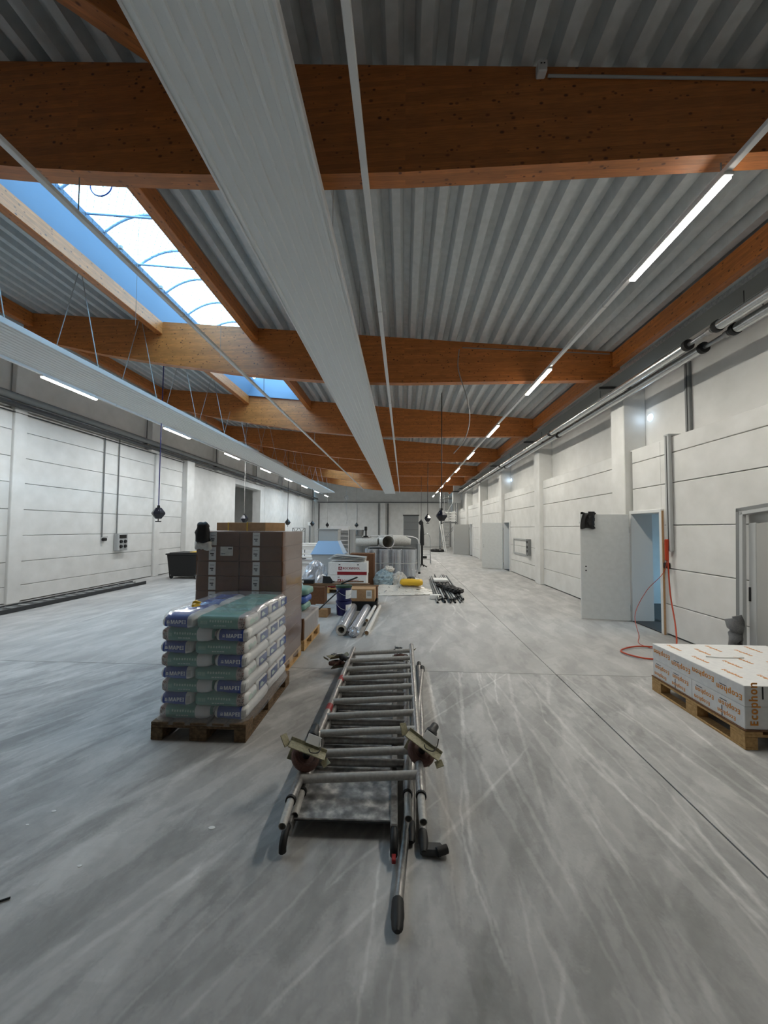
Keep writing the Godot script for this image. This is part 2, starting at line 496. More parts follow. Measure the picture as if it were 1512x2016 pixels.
# ---------------------------------------------------------------- floor
# strokes of light dust swept over the concrete: each a bent line in metres, with a width and a strength
func dust_floor(w: int, h: int, x0: float, x1: float, z0: float, z1: float, seed_: int, near: bool) -> ImageTexture:
	var n := FastNoiseLite.new(); n.seed = seed_; n.frequency = 0.9; n.fractal_octaves = 5
	var n2 := FastNoiseLite.new(); n2.seed = seed_ + 3; n2.frequency = 9.0; n2.fractal_octaves = 3
	var sw := (x1 - x0) / w; var sh := (z1 - z0) / h
	var f := PackedFloat32Array(); f.resize(w * h)
	var n3 := FastNoiseLite.new(); n3.seed = seed_ + 8; n3.frequency = 2.2; n3.fractal_octaves = 4
	n3.domain_warp_enabled = true; n3.domain_warp_amplitude = 0.6; n3.domain_warp_frequency = 1.5
	var n4 := FastNoiseLite.new(); n4.seed = seed_ + 14; n4.frequency = 1.5; n4.fractal_octaves = 4; n4.domain_warp_enabled = true; n4.domain_warp_amplitude = 0.35; n4.domain_warp_frequency = 1.2
	for y in h:
		var z := z0 + sh * y
		for x in w:
			var px := x0 + sw * x
			var a := n.get_noise_2d(px, z * 0.6) * 0.05
			a += n3.get_noise_2d(px * 1.1 + z * 0.35, z * 0.55) * (0.10 if near else 0.06)
			if near: a += n2.get_noise_2d(px * 1.5, z) * 0.022
			var lf := smoothstep(0.3, -0.7, px) if near else 0.0
			var q := n4.get_noise_2d(px * 2.6, z * 0.55) * (1.0 - lf)
			if lf > 0.0: q += n4.get_noise_2d((px * 0.87 + z * 0.49) * 2.4, (px * 0.49 - z * 0.87) * 0.6) * lf
			a += (smoothstep(-0.06, 0.10, q) - 0.5) * (0.048 if near else 0.03)
			f[y * w + x] = a
	var r := RandomNumberGenerator.new(); r.seed = seed_
	var strokes := []
	for k in (230 if near else 170):
		var sx := r.randf_range(-0.5, 2.6) if k % 2 == 0 else r.randf_range(-5.0, 0.3)
		if not near: sx = r.randfn(0.4, 1.2) if k % 3 > 0 else r.randf_range(-8.0, 4.2)
		var sz := r.randf_range(z0, z1)
		var ln := r.randf_range(0.5, 3.6)
		var dx := r.randf_range(-0.10, 0.10) * (1.0 if k % 5 > 0 else 3.0)
		if sx < -0.2 and near: dx = r.randf_range(0.25, 0.85) if k % 9 > 0 else r.randf_range(-0.4, 0.3)
		var broad := k % 4 == 1
		var wd := r.randf_range(0.02, 0.055) if broad else r.randf_range(0.003, 0.012)
		var am := r.randf_range(0.03, 0.075) if broad else r.randf_range(0.03, 0.11)
		if k % 6 == 3: am *= -0.6
		strokes.append([sx, sz, ln, dx, wd * (1.0 if near else 1.7), am, r.randf_range(0.02, 0.12), r.randf_range(0.0, TAU)])
	for s in strokes:
		var rows := int(s[2] / sh)
		var y0 := int((s[1] - z0) / sh)
		for i in rows:
			var yy := y0 - i
			if yy < 0 or yy >= h: continue
			var t := float(i) / rows
			var z := z0 + sh * yy
			var x: float = s[0] + s[3] * s[2] * t + s[6] * sin(t * 3.0 + s[7]) + 0.01 * n2.get_noise_1d(z * 0.7 + s[7] * 9.0)
			var half: float = s[4] * (0.6 + 0.8 * sin(PI * t)) * (1.0 + 0.5 * n3.get_noise_1d(z * 2.0 + s[7] * 3.0))
			var a: float = s[5] * minf(1.0, 4.0 * sin(PI * t)) * (0.8 + 0.6 * n3.get_noise_1d(z * 1.2 + s[7] * 5.0))
			var c := (x - x0) / sw
			var hw := maxf(0.8, half / sw)
			for xx in range(maxi(int(c - hw * 1.5), 0), mini(int(c + hw * 1.5) + 2, w)):
				var q := absf(xx - c) / (hw * 1.5)
				if q < 1.0: f[yy * w + xx] += a * minf(1.0, 2.0 * (1.0 - q))
	var by := PackedByteArray(); by.resize(w * h * 3)
	for i in w * h:
		var v := clampf(0.635 + f[i], 0.34, 0.88)
		by[i * 3] = int(v * 255.0)
		by[i * 3 + 1] = int(v * 253.5)
		by[i * 3 + 2] = int(v * 250.0)
	return ImageTexture.create_from_image(Image.create_from_data(w, h, false, Image.FORMAT_RGB8, by))

func build_floor() -> void:
	var fl := struct("floor", "dusty grey concrete floor slabs with saw-cut joints and pale wheel tracks")
	var near := mk("concrete_near", Color.WHITE, 0.72)
	near.albedo_texture = dust_floor(1800, 1200, -8.85, 4.6, -4.84, 4.5, 5, true)
	var far := mk("concrete_far", Color.WHITE, 0.62)
	far.albedo_texture = dust_floor(1024, 1800, -8.85, 4.6, -38.0, -4.84, 21, false)
	mottled("concrete_side", Color(0.3, 0.3, 0.29), Color(0.36, 0.36, 0.35), 2.0, 0.02, 0.9)
	for a in [[-9.4, 1.836, -4.836, 4.6, near, -4.84, 4.5], [1.848, 4.95, -4.836, 4.6, near, -4.84, 4.5], [-9.4, 1.838, -38.4, -4.844, far, -38.0, -4.84], [1.846, 4.95, -38.4, -4.844, far, -38.0, -4.84]]:
		var st := S()
		var z0: float = a[5]; var z1: float = a[6]
		var q := [Vector3(a[0], 0, a[3]), Vector3(a[1], 0, a[3]), Vector3(a[1], 0, a[2]), Vector3(a[0], 0, a[2])]
		var uv := []
		for p in q: uv.append(Vector2((p.x + 8.85) / 13.45, (p.z - z0) / (z1 - z0)))
		quad(st, q[0], q[1], q[2], q[3], uv)
		for k in 4:
			var p: Vector3 = q[k]; var p2: Vector3 = q[(k + 1) % 4]
			quad(st, p - Vector3(0, 0.2, 0), p2 - Vector3(0, 0.2, 0), p2, p, [uv[k], uv[(k + 1) % 4], uv[(k + 1) % 4], uv[k]])
		obj("slab", st, a[4], fl)
	bx("subgrade", Vector3(-2.2, -0.22, -17.0), Vector3(16.5, 0.4, 45.0), M.concrete_side, fl, 0.0).position.y = -0.05

# ---------------------------------------------------------------- walls
func beam_z(i: int, x := 4.3) -> float:
	return -(3.05 + 4.76 * i) + 0.025 * (x - 4.3)

func deck_y(x: float) -> float:
	return 5.73 - 0.1 * x

# one row of stacked wall panels with recessed joints; face at x, running from za to zb (za nearer), split at the heights ys
func panel_stack(parent: Node, face: float, out: float, za: float, zb: float, ys: Array, m: Material) -> void:
	for k in ys.size() - 1:
		var c := Vector3(face - out * 0.03, (ys[k] + ys[k + 1]) / 2.0, (za + zb) / 2.0)
		bx("wall_panel", c, Vector3(0.06, ys[k + 1] - ys[k] - 0.011, absf(za - zb)), m, parent, 0.006)

func build_walls() -> void:
	var P: Material = M.wall_paint
	# right wall: low panel wall in front of an upper wall, with columns
	var wr := struct("wall_right", "white panel wall with ledge, tall columns and doors")
	var ysr := [0.02, 0.515, 1.11, 1.83, 2.53, 3.03, 3.29]
	# backing of the lower wall, leaving the two door openings free
	var doors := [[-6.86, -7.68, 2.06], [-16.3, -17.15, 2.03], [-25.0, -25.9, 2.05]]
	var zc := Z_BACK
	for d in doors:
		bx("wall_backing", Vector3(X_RIGHT + 0.2, 1.64, (zc + d[0]) / 2.0), Vector3(0.28, 3.26, zc - d[0]), M.wall_joint, wr, 0.0)
		bx("wall_backing", Vector3(X_RIGHT + 0.2, (d[2] + 3.27) / 2.0, (d[0] + d[1]) / 2.0), Vector3(0.28, 3.27 - d[2], d[0] - d[1]), P, wr, 0.0)
		zc = d[1]
	bx("wall_backing", Vector3(X_RIGHT + 0.2, 1.64, (zc + Z_FAR) / 2.0), Vector3(0.28, 3.26, zc - Z_FAR), M.wall_joint, wr, 0.0)
	bx("wall_ledge", Vector3(X_RIGHT + 0.17, 3.28, (Z_BACK + Z_FAR) / 2.0), Vector3(0.34, 0.02, Z_BACK - Z_FAR), P, wr, 0.004)
	# panels between the columns, cut at the doors and at the small window
	for i in range(-1, 7):
		var za := minf(-3.2 - 4.76 * i - 0.24, Z_BACK)
		var zb := maxf(-3.2 - 4.76 * (i + 1) + 0.24, Z_FAR)
		var cuts := []
		for d in doors:
			if d[0] < za and d[1] > zb - 0.4: cuts.append(d)
		if cuts.is_empty():
			if i == 2:
				# bay with the small interior window
				panel_stack(wr, X_RIGHT, -1.0, za, -14.05, ysr, P)
				panel_stack(wr, X_RIGHT, -1.0, -14.05, -15.75, [0.02, 0.515, 0.80], P)
				panel_stack(wr, X_RIGHT, -1.0, -14.05, -15.75, [1.40, 1.83, 2.53, 3.03, 3.29], P)
				panel_stack(wr, X_RIGHT, -1.0, -15.75, zb, ysr, P)
			else:
				panel_stack(wr, X_RIGHT, -1.0, za, zb, ysr, P)
		else:
			var d = cuts[0]
			panel_stack(wr, X_RIGHT, -1.0, za, d[0], ysr, P)
			panel_stack(wr, X_RIGHT, -1.0, d[0], d[1], [d[2], 2.53, 3.03, 3.29], P)
			if d[1] - 0.05 > zb: panel_stack(wr, X_RIGHT, -1.0, d[1], zb, ysr, P)
	# upper wall with vertical panel joints
	for i in range(-2, 8):
		var za := minf(-3.2 - 4.76 * i - 0.24, Z_BACK); var zb := maxf(-3.2 - 4.76 * (i + 1) - 0.24, Z_FAR)
		if za > zb: bx("upper_panel", Vector3(4.72 + 0.06, 4.35, (za + zb) / 2.0), Vector3(0.12, 2.2, za - zb - 0.018), M.upper_wall, wr, 0.006)
	bx("wall_core", Vector3(4.93, 4.4, (Z_BACK + Z_FAR) / 2.0), Vector3(0.18, 2.4, Z_BACK - Z_FAR), M.wall_joint, wr, 0.0)
	for i in range(-1, 7):
		var z := -3.2 - 4.76 * i
		var c := bx("wall_column", Vector3(4.51, 2.42, z), Vector3(0.42, 4.84, 0.47), P, self, 0.012)
		tag(c, "white square column on the door wall, %s counted from the leaning frame" % ORD[i + 1], "column", "columns along the door wall")

	# left wall
	var wl := struct("wall_left", "tall white panel wall with a high passage opening")
	var ysl := [0.02, 0.383, 0.931, 1.53, 2.129, 2.74, 3.326, 3.93, 4.40]
	var edges := [[Z_BACK, -3.2], [-3.56, -8.2], [-8.5, -13.2], [-13.52, -14.95]]
	for e in edges: panel_stack(wl, X_LEFT, 1.0, e[0], e[1], ysl, P)
	bx("wall_panel", Vector3(X_LEFT - 0.03, 2.2, -17.65), Vector3(0.06, 4.4, 4.3), P, wl, 0.006)
	bx("wall_panel", Vector3(X_LEFT - 0.03, 4.22, -21.6), Vector3(0.06, 0.36, 3.6), P, wl, 0.004)
	bx("wall_panel", Vector3(X_LEFT - 0.03, 2.2, -23.75), Vector3(0.06, 4.4, 0.7), P, wl, 0.006)
	for z in [[-24.12, -28.9], [-28.92, -33.6], [-34.0, -38.0]]:
		bx("wall_panel", Vector3(X_LEFT - 0.03, 2.2, (z[0] + z[1]) / 2.0), Vector3(0.06, 4.4, z[0] - z[1] - 0.02), P, wl, 0.006)
	bx("wall_backing", Vector3(X_LEFT - 0.28, 2.2, (Z_BACK - 19.8) / 2.0), Vector3(0.44, 4.4, Z_BACK + 19.8), M.wall_joint, wl, 0.0)
	bx("wall_backing", Vector3(X_LEFT - 0.28, 2.2, (-23.4 + Z_FAR) / 2.0), Vector3(0.44, 4.4, -23.4 - Z_FAR), P, wl, 0.0)
	bx("wall_backing", Vector3(X_LEFT - 0.28, 4.22, -21.6), Vector3(0.44, 0.36, 3.6), P, wl, 0.0)
	bx("upper_panel", Vector3(X_LEFT - 0.2, 5.55, (Z_BACK + Z_FAR) / 2.0), Vector3(0.2, 2.3, Z_BACK - Z_FAR), M.upper_wall, wl, 0.0)
	for z in [-3.4, -8.35, -13.36]:
		var c := bx("wall_column", Vector3(X_LEFT + 0.0, 2.9, z), Vector3(0.12, 5.8, 0.30), P, self, 0.01)
		tag(c, "flat white pilaster set between the panels of the socket wall", "column", "pilasters of the socket wall")
	var c2 := bx("wall_column", Vector3(X_LEFT + 0.05, 2.3, -15.22), Vector3(0.3, 4.6, 0.54), P, self, 0.012)
	tag(c2, "wide white column where the panelled wall meets the smooth wall", "column")
	for i in range(2, 7):
		var z := beam_z(i, -8.7) - 0.1
		var k := bx("beam_pier", Vector3(X_LEFT - 0.02, 5.2, z), Vector3(0.36, 1.7, 0.40), P, self, 0.01)
		tag(k, "white pier under a beam end above the insulated pipe, %s from the wide column" % ORD[i - 2], "pier", "piers under the beam ends")
	# dark passage behind the opening
	var pr := struct("wall_passage", "dim grey passage walls beyond the opening")
	bx("passage_wall", Vector3(-12.4, 2.2, -21.6), Vector3(0.1, 4.6, 8.0), M.wall_paint, pr, 0.0)
	bx("passage_wall", Vector3(-10.75, 2.2, -25.6), Vector3(3.3, 4.6, 0.1), M.wall_paint, pr, 0.0)
	bx("passage_wall", Vector3(-10.75, 2.2, -17.6), Vector3(3.3, 4.6, 0.1), M.wall_paint, pr, 0.0)
	bx("passage_ceiling", Vector3(-10.75, 4.45, -21.6), Vector3(3.3, 0.1, 8.0), M.wall_paint, pr, 0.0)
	bx("passage_floor", Vector3(-10.85, -0.05, -21.6), Vector3(3.1, 0.1, 8.0), M.wall_paint, pr, 0.0)

	for a in [[Vector3(-12.2, 3.3, -18.0), Vector3(-12.2, 3.3, -25.2), 0.06, "level grey pipe inside the dim passage"], [Vector3(-12.2, 0.1, -22.9), Vector3(-12.2, 3.2, -22.9), 0.04, "upright grey pipe inside the dim passage, at the wide gap"], [Vector3(-12.2, 0.1, -24.0), Vector3(-12.2, 3.2, -24.0), 0.04, "upright grey pipe inside the dim passage, by its end"]]:
		var sp := S()
		rod(sp, a[0], a[1], a[2], 8)
		tag(obj("passage_pipe", sp, M.mid_grey), a[3], "pipe")

	# far wall
	var wf := struct("wall_far", "white end wall with pipes and conduits")
	for a in [[-8.85, -4.6], [-4.58, -1.9], [-1.88, 1.4], [1.42, 4.7]]:
		bx("wall_panel", Vector3((a[0] + a[1]) / 2.0, 2.15, Z_FAR - 0.03), Vector3(a[1] - a[0] - 0.015, 4.3, 0.06), P, wf, 0.006)
	bx("upper_panel", Vector3(-2.1, 3.6, Z_FAR - 0.25), Vector3(14.4, 7.2, 0.3), M.upper_wall, wf, 0.0)
	bx("wall_pier", Vector3(-2.05, 2.15, Z_FAR + 0.1), Vector3(0.5, 4.3, 0.3), P, wf, 0.01)
	# wall behind the camera
	var wb := struct("wall_back", "plain white wall closing the near end of the hall")
	bx("wall_panel", Vector3(-2.1, 3.6, Z_BACK + 0.12), Vector3(14.4, 7.2, 0.2), P, wb, 0.0)
	# room behind the doors
	side_room(-5.2, -9.6, "wall_side_room", true)
	side_room(-15.2, -19.0, "wall_store_room", true)
	side_room(-25.2, -28.6, "wall_far_room", false)

# a plain small room behind the right wall; a window in its outer wall lets the sky in
func side_room(za: float, zb: float, called: String, window: bool) -> void:
	var r := struct(called, "pale blue walls of the room behind the door")
	var m: Material = M.wall_paint
	var x0 := 4.9; var x1 := 8.0
	var zm := (za + zb) / 2.0; var lz := za - zb
	bx("room_floor", Vector3((x0 + x1) / 2.0 - 0.1, -0.03, zm), Vector3(x1 - x0 + 0.4, 0.06, lz), M.concrete_side, r, 0.0)
	bx("room_ceiling", Vector3((x0 + x1) / 2.0, 2.85, zm), Vector3(x1 - x0 + 0.3, 0.1, lz), m, r, 0.0)
	bx("room_wall", Vector3((x0 + x1) / 2.0, 1.4, za + 0.05), Vector3(x1 - x0 + 0.3, 2.9, 0.1), m, r, 0.0)
	bx("room_wall", Vector3((x0 + x1) / 2.0, 1.4, zb - 0.05), Vector3(x1 - x0 + 0.3, 2.9, 0.1), m, r, 0.0)
	if window:
		bx("room_wall", Vector3(x1 + 0.05, 0.3, zm), Vector3(0.1, 0.6, lz), m, r, 0.0)
		bx("room_wall", Vector3(x1 + 0.05, 2.6, zm), Vector3(0.1, 0.5, lz), m, r, 0.0)
		bx("room_wall", Vector3(x1 + 0.05, 1.48, za - 0.4), Vector3(0.1, 1.76, 0.8), m, r, 0.0)
		bx("room_wall", Vector3(x1 + 0.05, 1.48, zb + 0.4), Vector3(0.1, 1.76, 0.8), m, r, 0.0)
		bx("window_pane", Vector3(x1 + 0.05, 1.48, zm), Vector3(0.02, 1.76, lz - 1.6), M.window_glass, r, 0.0)
	else:
		bx("room_wall", Vector3(x1 + 0.05, 1.4, zm), Vector3(0.1, 2.9, lz), m, r, 0.0)

# ---------------------------------------------------------------- roof
func build_roof() -> void:
	var ce := struct("ceiling", "ribbed grey steel roof deck above timber beams")
	# sky_z: stretches (near, far) where the strip between the trimmers is open
	var open := [[-3.46, -12.76], [-22.48, -31.78]]
	deck_strip(ce, 4.70, -3.27, Z_BACK + 0.2, Z_FAR - 0.3)
	deck_strip(ce, -5.34, -9.2, Z_BACK + 0.2, Z_FAR - 0.3)
	deck_strip(ce, -3.14, -5.47, Z_BACK + 0.2, open[0][0])
	deck_strip(ce, -3.14, -5.47, open[0][1], open[1][0])
	deck_strip(ce, -3.14, -5.47, open[1][1], Z_FAR - 0.3)
	# glulam beams
	var poly := PackedVector2Array()
	for p in [[4.30, 4.74], [0.0, 4.775], [-0.9, 4.81], [-1.8, 4.87], [-2.7, 4.955], [-3.5, 5.05], [-5.2, 5.31], [-6.7, 5.575], [-8.0, 5.88], [-8.62, 6.03]]: poly.append(Vector2(p[0], p[1]))
	poly.append(Vector2(-8.62, deck_y(-8.62) - 0.004))
	poly.append(Vector2(4.30, deck_y(4.30) - 0.004))
	var st := S()
	prism(st, poly, -0.16, 0.0)
	var bm := st.commit()
	var labels := [
		"glulam roof beam of the bay where the camera stands",
		"dark reddish glulam beam carrying the white socket box",
		"glulam beam lit by daylight crossing under the middle of the near skylight",
		"glulam beam lit by daylight at the end of the near skylight",
		"dark glulam beam in the closed roof between the two skylights", "dark glulam beam in the closed roof between the two skylights",
		"glulam beam lit by daylight crossing under the far skylight",
		"last glulam beam before the far end wall"]
	for i in range(-1, 7):
		var o := obj("glulam_beam", bm, M.glulam)
		o.position = Vector3(0, 0, beam_z(i, 0.0))
		o.rotation.y = -0.025
		tag(o, labels[i + 1], "beam", "glulam roof beams")
	# edge timbers along both walls, bay by bay
	for i in range(-1, 7):
		for side in [[4.22, 0.0, "edge timber above the door wall, %s bay counted from the socket-box beam"], [-8.45, 0.0, "edge timber above the socket wall, %s bay counted from the socket-box beam"]]:
			var x: float = side[0]
			var z0 := beam_z(i, x) - 0.165; var z1 := maxf(beam_z(i + 1, x) + 0.005, Z_FAR + 0.01)
			var s2 := S()
			box(s2, Vector3.ZERO, Vector3(z0 - z1, 0.30, 0.14), 0.006)
			var o := obj("edge_timber", s2, M.glulam)
			o.position = Vector3(x, deck_y(x) - 0.16 - 0.012, (z0 + z1) / 2.0)
			o.rotation.y = PI / 2
			tag(o, side[2] % ORD[i] if i >= 0 else side[2].replace("%s bay counted from", "in the bay before"), "timber", "edge timbers between the roof beams")
	# trimmers beside the skylights
	for op in [[0, 1], [1, 2], [4, 5], [5, 6]]:
		for t in [[-5.385, "timber trimmer on the socket-wall side of the %s skylight, %s beam"], [-3.225, "timber trimmer on the panel side of the %s skylight, %s beam"]]:
			var x: float = t[0]
			var z0 := beam_z(op[0], x) - 0.165; var z1 := beam_z(op[1], x) + 0.005
			var s2 := S()
			box(s2, Vector3.ZERO, Vector3(z0 - z1, 0.27, 0.15), 0.006)
			var o := obj("skylight_trimmer", s2, M.glulam)
			o.position = Vector3(x, deck_y(x) - 0.155, (z0 + z1) / 2.0)
			o.rotation.y = PI / 2
			tag(o, t[1] % ["near" if op[0] < 3 else "far", "before its middle" if op[0] in [0, 4] else "past its middle"], "timber", "timbers framing the skylights")
	# slanting timber under the deck in the near bay
	var sb := S()
	box(sb, Vector3.ZERO, Vector3(3.0, 0.2, 0.16), 0.006)
	var br := obj("roof_brace", sb, M.glulam)
	br.position = Vector3(-3.27, deck_y(-3.27) - 0.13, -2.08)
	br.rotation = Vector3(0, deg_to_rad(38.5), 0)
	br.rotate_object_local(Vector3(0, 0, 1), -0.078)
	tag(br, "slanting timber brace under the deck in the darkest bay", "timber")

# trapezoidal sheet whose ribs run along z, from x = xa down to xb
func deck_strip(parent: Node, xa: float, xb: float, za: float, zb: float) -> void:
	var prof := []
	var x := xa
	var pitch := 0.28
	while x > xb:
		for p in [[0.0, 0.0], [0.10, 0.0], [0.145, 0.135], [0.235, 0.135]]:
			var px: float = x - p[0]
			if px >= xb: prof.append(Vector2(px, deck_y(px) + p[1]))
		x -= pitch
	prof.append(Vector2(xb, deck_y(xb) + (0.0 if fposmod(xa - xb, pitch) > 0.25 else 0.0)))
	var st := S()
	for i in prof.size() - 1:
		var p: Vector2 = prof[i]; var q: Vector2 = prof[i + 1]
		quad(st, Vector3(p.x, p.y, zb), Vector3(p.x, p.y, za), Vector3(q.x, q.y, za), Vector3(q.x, q.y, zb))
	# stiffening bead in the wide faces
	obj("deck_sheet", st, M.deck, parent)
	var s2 := S()
	var t := 0.2
	var a := Vector3(xa, deck_y(xa) + 0.14, 0); var b := Vector3(xb, deck_y(xb) + 0.14, 0)
	var za3 := Vector3(0, 0, za); var zb3 := Vector3(0, 0, zb); var up := Vector3(0, t, 0)
	quad(s2, a + zb3, a + za3, b + za3, b + zb3)
	quad(s2, a + za3 + up, a + zb3 + up, b + zb3 + up, b + za3 + up)
	quad(s2, b + za3, b + za3 + up, b + zb3 + up, b + zb3)
	quad(s2, a + za3, a + zb3, a + zb3 + up, a + za3 + up)
	quad(s2, a + za3, a + za3 + up, b + za3 + up, b + za3)
	quad(s2, b + zb3, b + zb3 + up, a + zb3 + up, a + zb3)
	obj("roof_insulation", s2, M.mid_grey, parent)

# ---------------------------------------------------------------- skylights
func build_skylights() -> void:
	skylight(-3.48, -12.74, "barrel skylight of clear sheet on arched ribs, above the nearer lit beams", true)
	skylight(-22.5, -31.76, "barrel skylight above the last beams before the end wall", false)

func skylight(za: float, zb: float, label: String, near: bool) -> void:
	var xl := -5.31; var xr := -3.30            # opening between the trimmers
	var el := Vector2(-5.12, 6.80); var er := Vector2(-3.49, 6.62)   # eaves of the vault
	var t := thing("barrel_skylight", label, "skylight", Vector3((xl + xr) / 2.0, 6.0, (za + zb) / 2.0))
	var o := -t.position
	var kl := Vector2(xl, deck_y(xl) - 0.02); var kr := Vector2(xr, deck_y(xr) - 0.02)
	for s in [[kl, el, -0.06, "curb_panel"], [kr, er, 0.06, "curb_panel"]]:
		var st := S()
		var a: Vector2 = s[0]; var b: Vector2 = s[1]; var th: float = s[2]
		var poly := PackedVector2Array([a, b, b + Vector2(th, 0), a + Vector2(th, 0)])
		prism(st, poly, zb, za, Transform3D(Basis(), o))
		obj(s[3], st, M.curb_blue, t)
	for z in [za, zb]:
		var st := S()
		var poly := PackedVector2Array([kl, kr, er])
		for k in range(1, 8): poly.append(vault(el, er, 1.0 - k / 8.0) )
		poly.append(el)
		prism(st, poly, z - 0.03, z + 0.03, Transform3D(Basis(), o))
		obj("end_panel", st, M.curb_blue, t)
	# ribs: arches every 0.85 m, flat ties between
	var n := int((za - zb) / 0.85)
	for k in range(1, n + 1):
		var z := za - 0.1 - 0.85 * k
		if z < zb + 0.1: break
		var pts := []
		for j in 13:
			var v := vault(el, er, j / 12.0)
			pts.append(Vector3(v.x, v.y - 0.03, z) + o)
		var st := S()
		tube(st, pts, 0.022, 6)
		obj("arch_rib", st, M.pale_blue_metal if near else M.white_metal, t)
	if near:
		for z in [-5.75, -6.95, -10.4]:
			var st := S()
			rod(st, Vector3(el.x, el.y - 0.02, z) + o, Vector3(er.x, er.y - 0.02, z) + o, 0.018, 6)
			obj("tie_bar", st, M.pale_blue_metal, t)
		for z in [-4.95, -6.45, -7.6, -9.1, -10.9]:
			bx("bracket", Vector3(el.x + 0.04, el.y - 0.06, z) + o, Vector3(0.07, 0.06, 0.05), M.light_grey, t, 0.004)
	var g := []
	for j in 17:
		var row := []
		var v := vault(el, er, j / 16.0)
		for z in [za, zb]: row.append(Vector3(v.x, v.y + 0.012, z) + o)
		g.append(row)
	var sp := S()
	sheet(sp, g)
	obj("vault_sheet", sp, M.polycarbonate, t)
	# fall-protection wire net under the vault
	if near:
		var sn := S()
		var w := 0.0035
		for dirn in [1.0, -1.0]:
			var z := za + 1.7
			while z > zb - 1.7:
				var prev := Vector3.ZERO
				for j in 9:
					var u := j / 8.0
					var v := vault(el, er, u)
					var p := Vector3(v.x, v.y - 0.075, z + dirn * (u - 0.5) * 1.7) + o
					var zz := p.z - o.z
					if j > 0 and zz < za - 0.02 and zz > zb + 0.02 and (prev.z - o.z) < za - 0.02 and (prev.z - o.z) > zb + 0.02:
						tube(sn, [prev, p], w, 3, false)
					prev = p
				z -= 0.135
		obj("safety_net", sn, M.light_grey, t)

func vault(a: Vector2, b: Vector2, u: float) -> Vector2:
	return a.lerp(b, u) + Vector2(0, 0.36 * (1.0 - pow(2.0 * u - 1.0, 2.0)))

# ---------------------------------------------------------------- ceiling panels, pipes, cables
# sheet with shallow ribs along its length; x from xa to xb, underside at y
func ribbed_panel(called: String, label: String, xa: float, xb: float, y: float, za: float, zb: float, ribs: int) -> Node3D:
	var t := thing(called, label, "ceiling panel", Vector3((xa + xb) / 2.0, y, (za + zb) / 2.0))
	var o := -t.position
	var st := S()
	var w := (xb - xa) / ribs
	var prof := []
	for k in ribs:
		var x := xa + w * k
		prof.append_array([Vector2(x, y), Vector2(x + w * 0.30, y), Vector2(x + w * 0.38, y - 0.013), Vector2(x + w * 0.62, y - 0.013), Vector2(x + w * 0.70, y)])
	prof.append(Vector2(xb, y))
	for i in prof.size() - 1:
		var p: Vector2 = prof[i]; var q: Vector2 = prof[i + 1]
		quad(st, Vector3(p.x, p.y, zb) + o, Vector3(q.x, q.y, zb) + o, Vector3(q.x, q.y, za) + o, Vector3(p.x, p.y, za) + o)
	obj("panel_sheet", st, M.radiant_panel, t)
	bx("top_insulation", Vector3((xa + xb) / 2.0, y + 0.03, (za + zb) / 2.0) + o, Vector3(xb - xa - 0.01, 0.05, za - zb - 0.01), M.light_grey, t, 0.0)
	for x in [xa, xb]:
		bx("edge_profile", Vector3(x, y + 0.03, (za + zb) / 2.0) + o, Vector3(0.02, 0.085, za - zb), M.white_metal, t, 0.004)
	return t

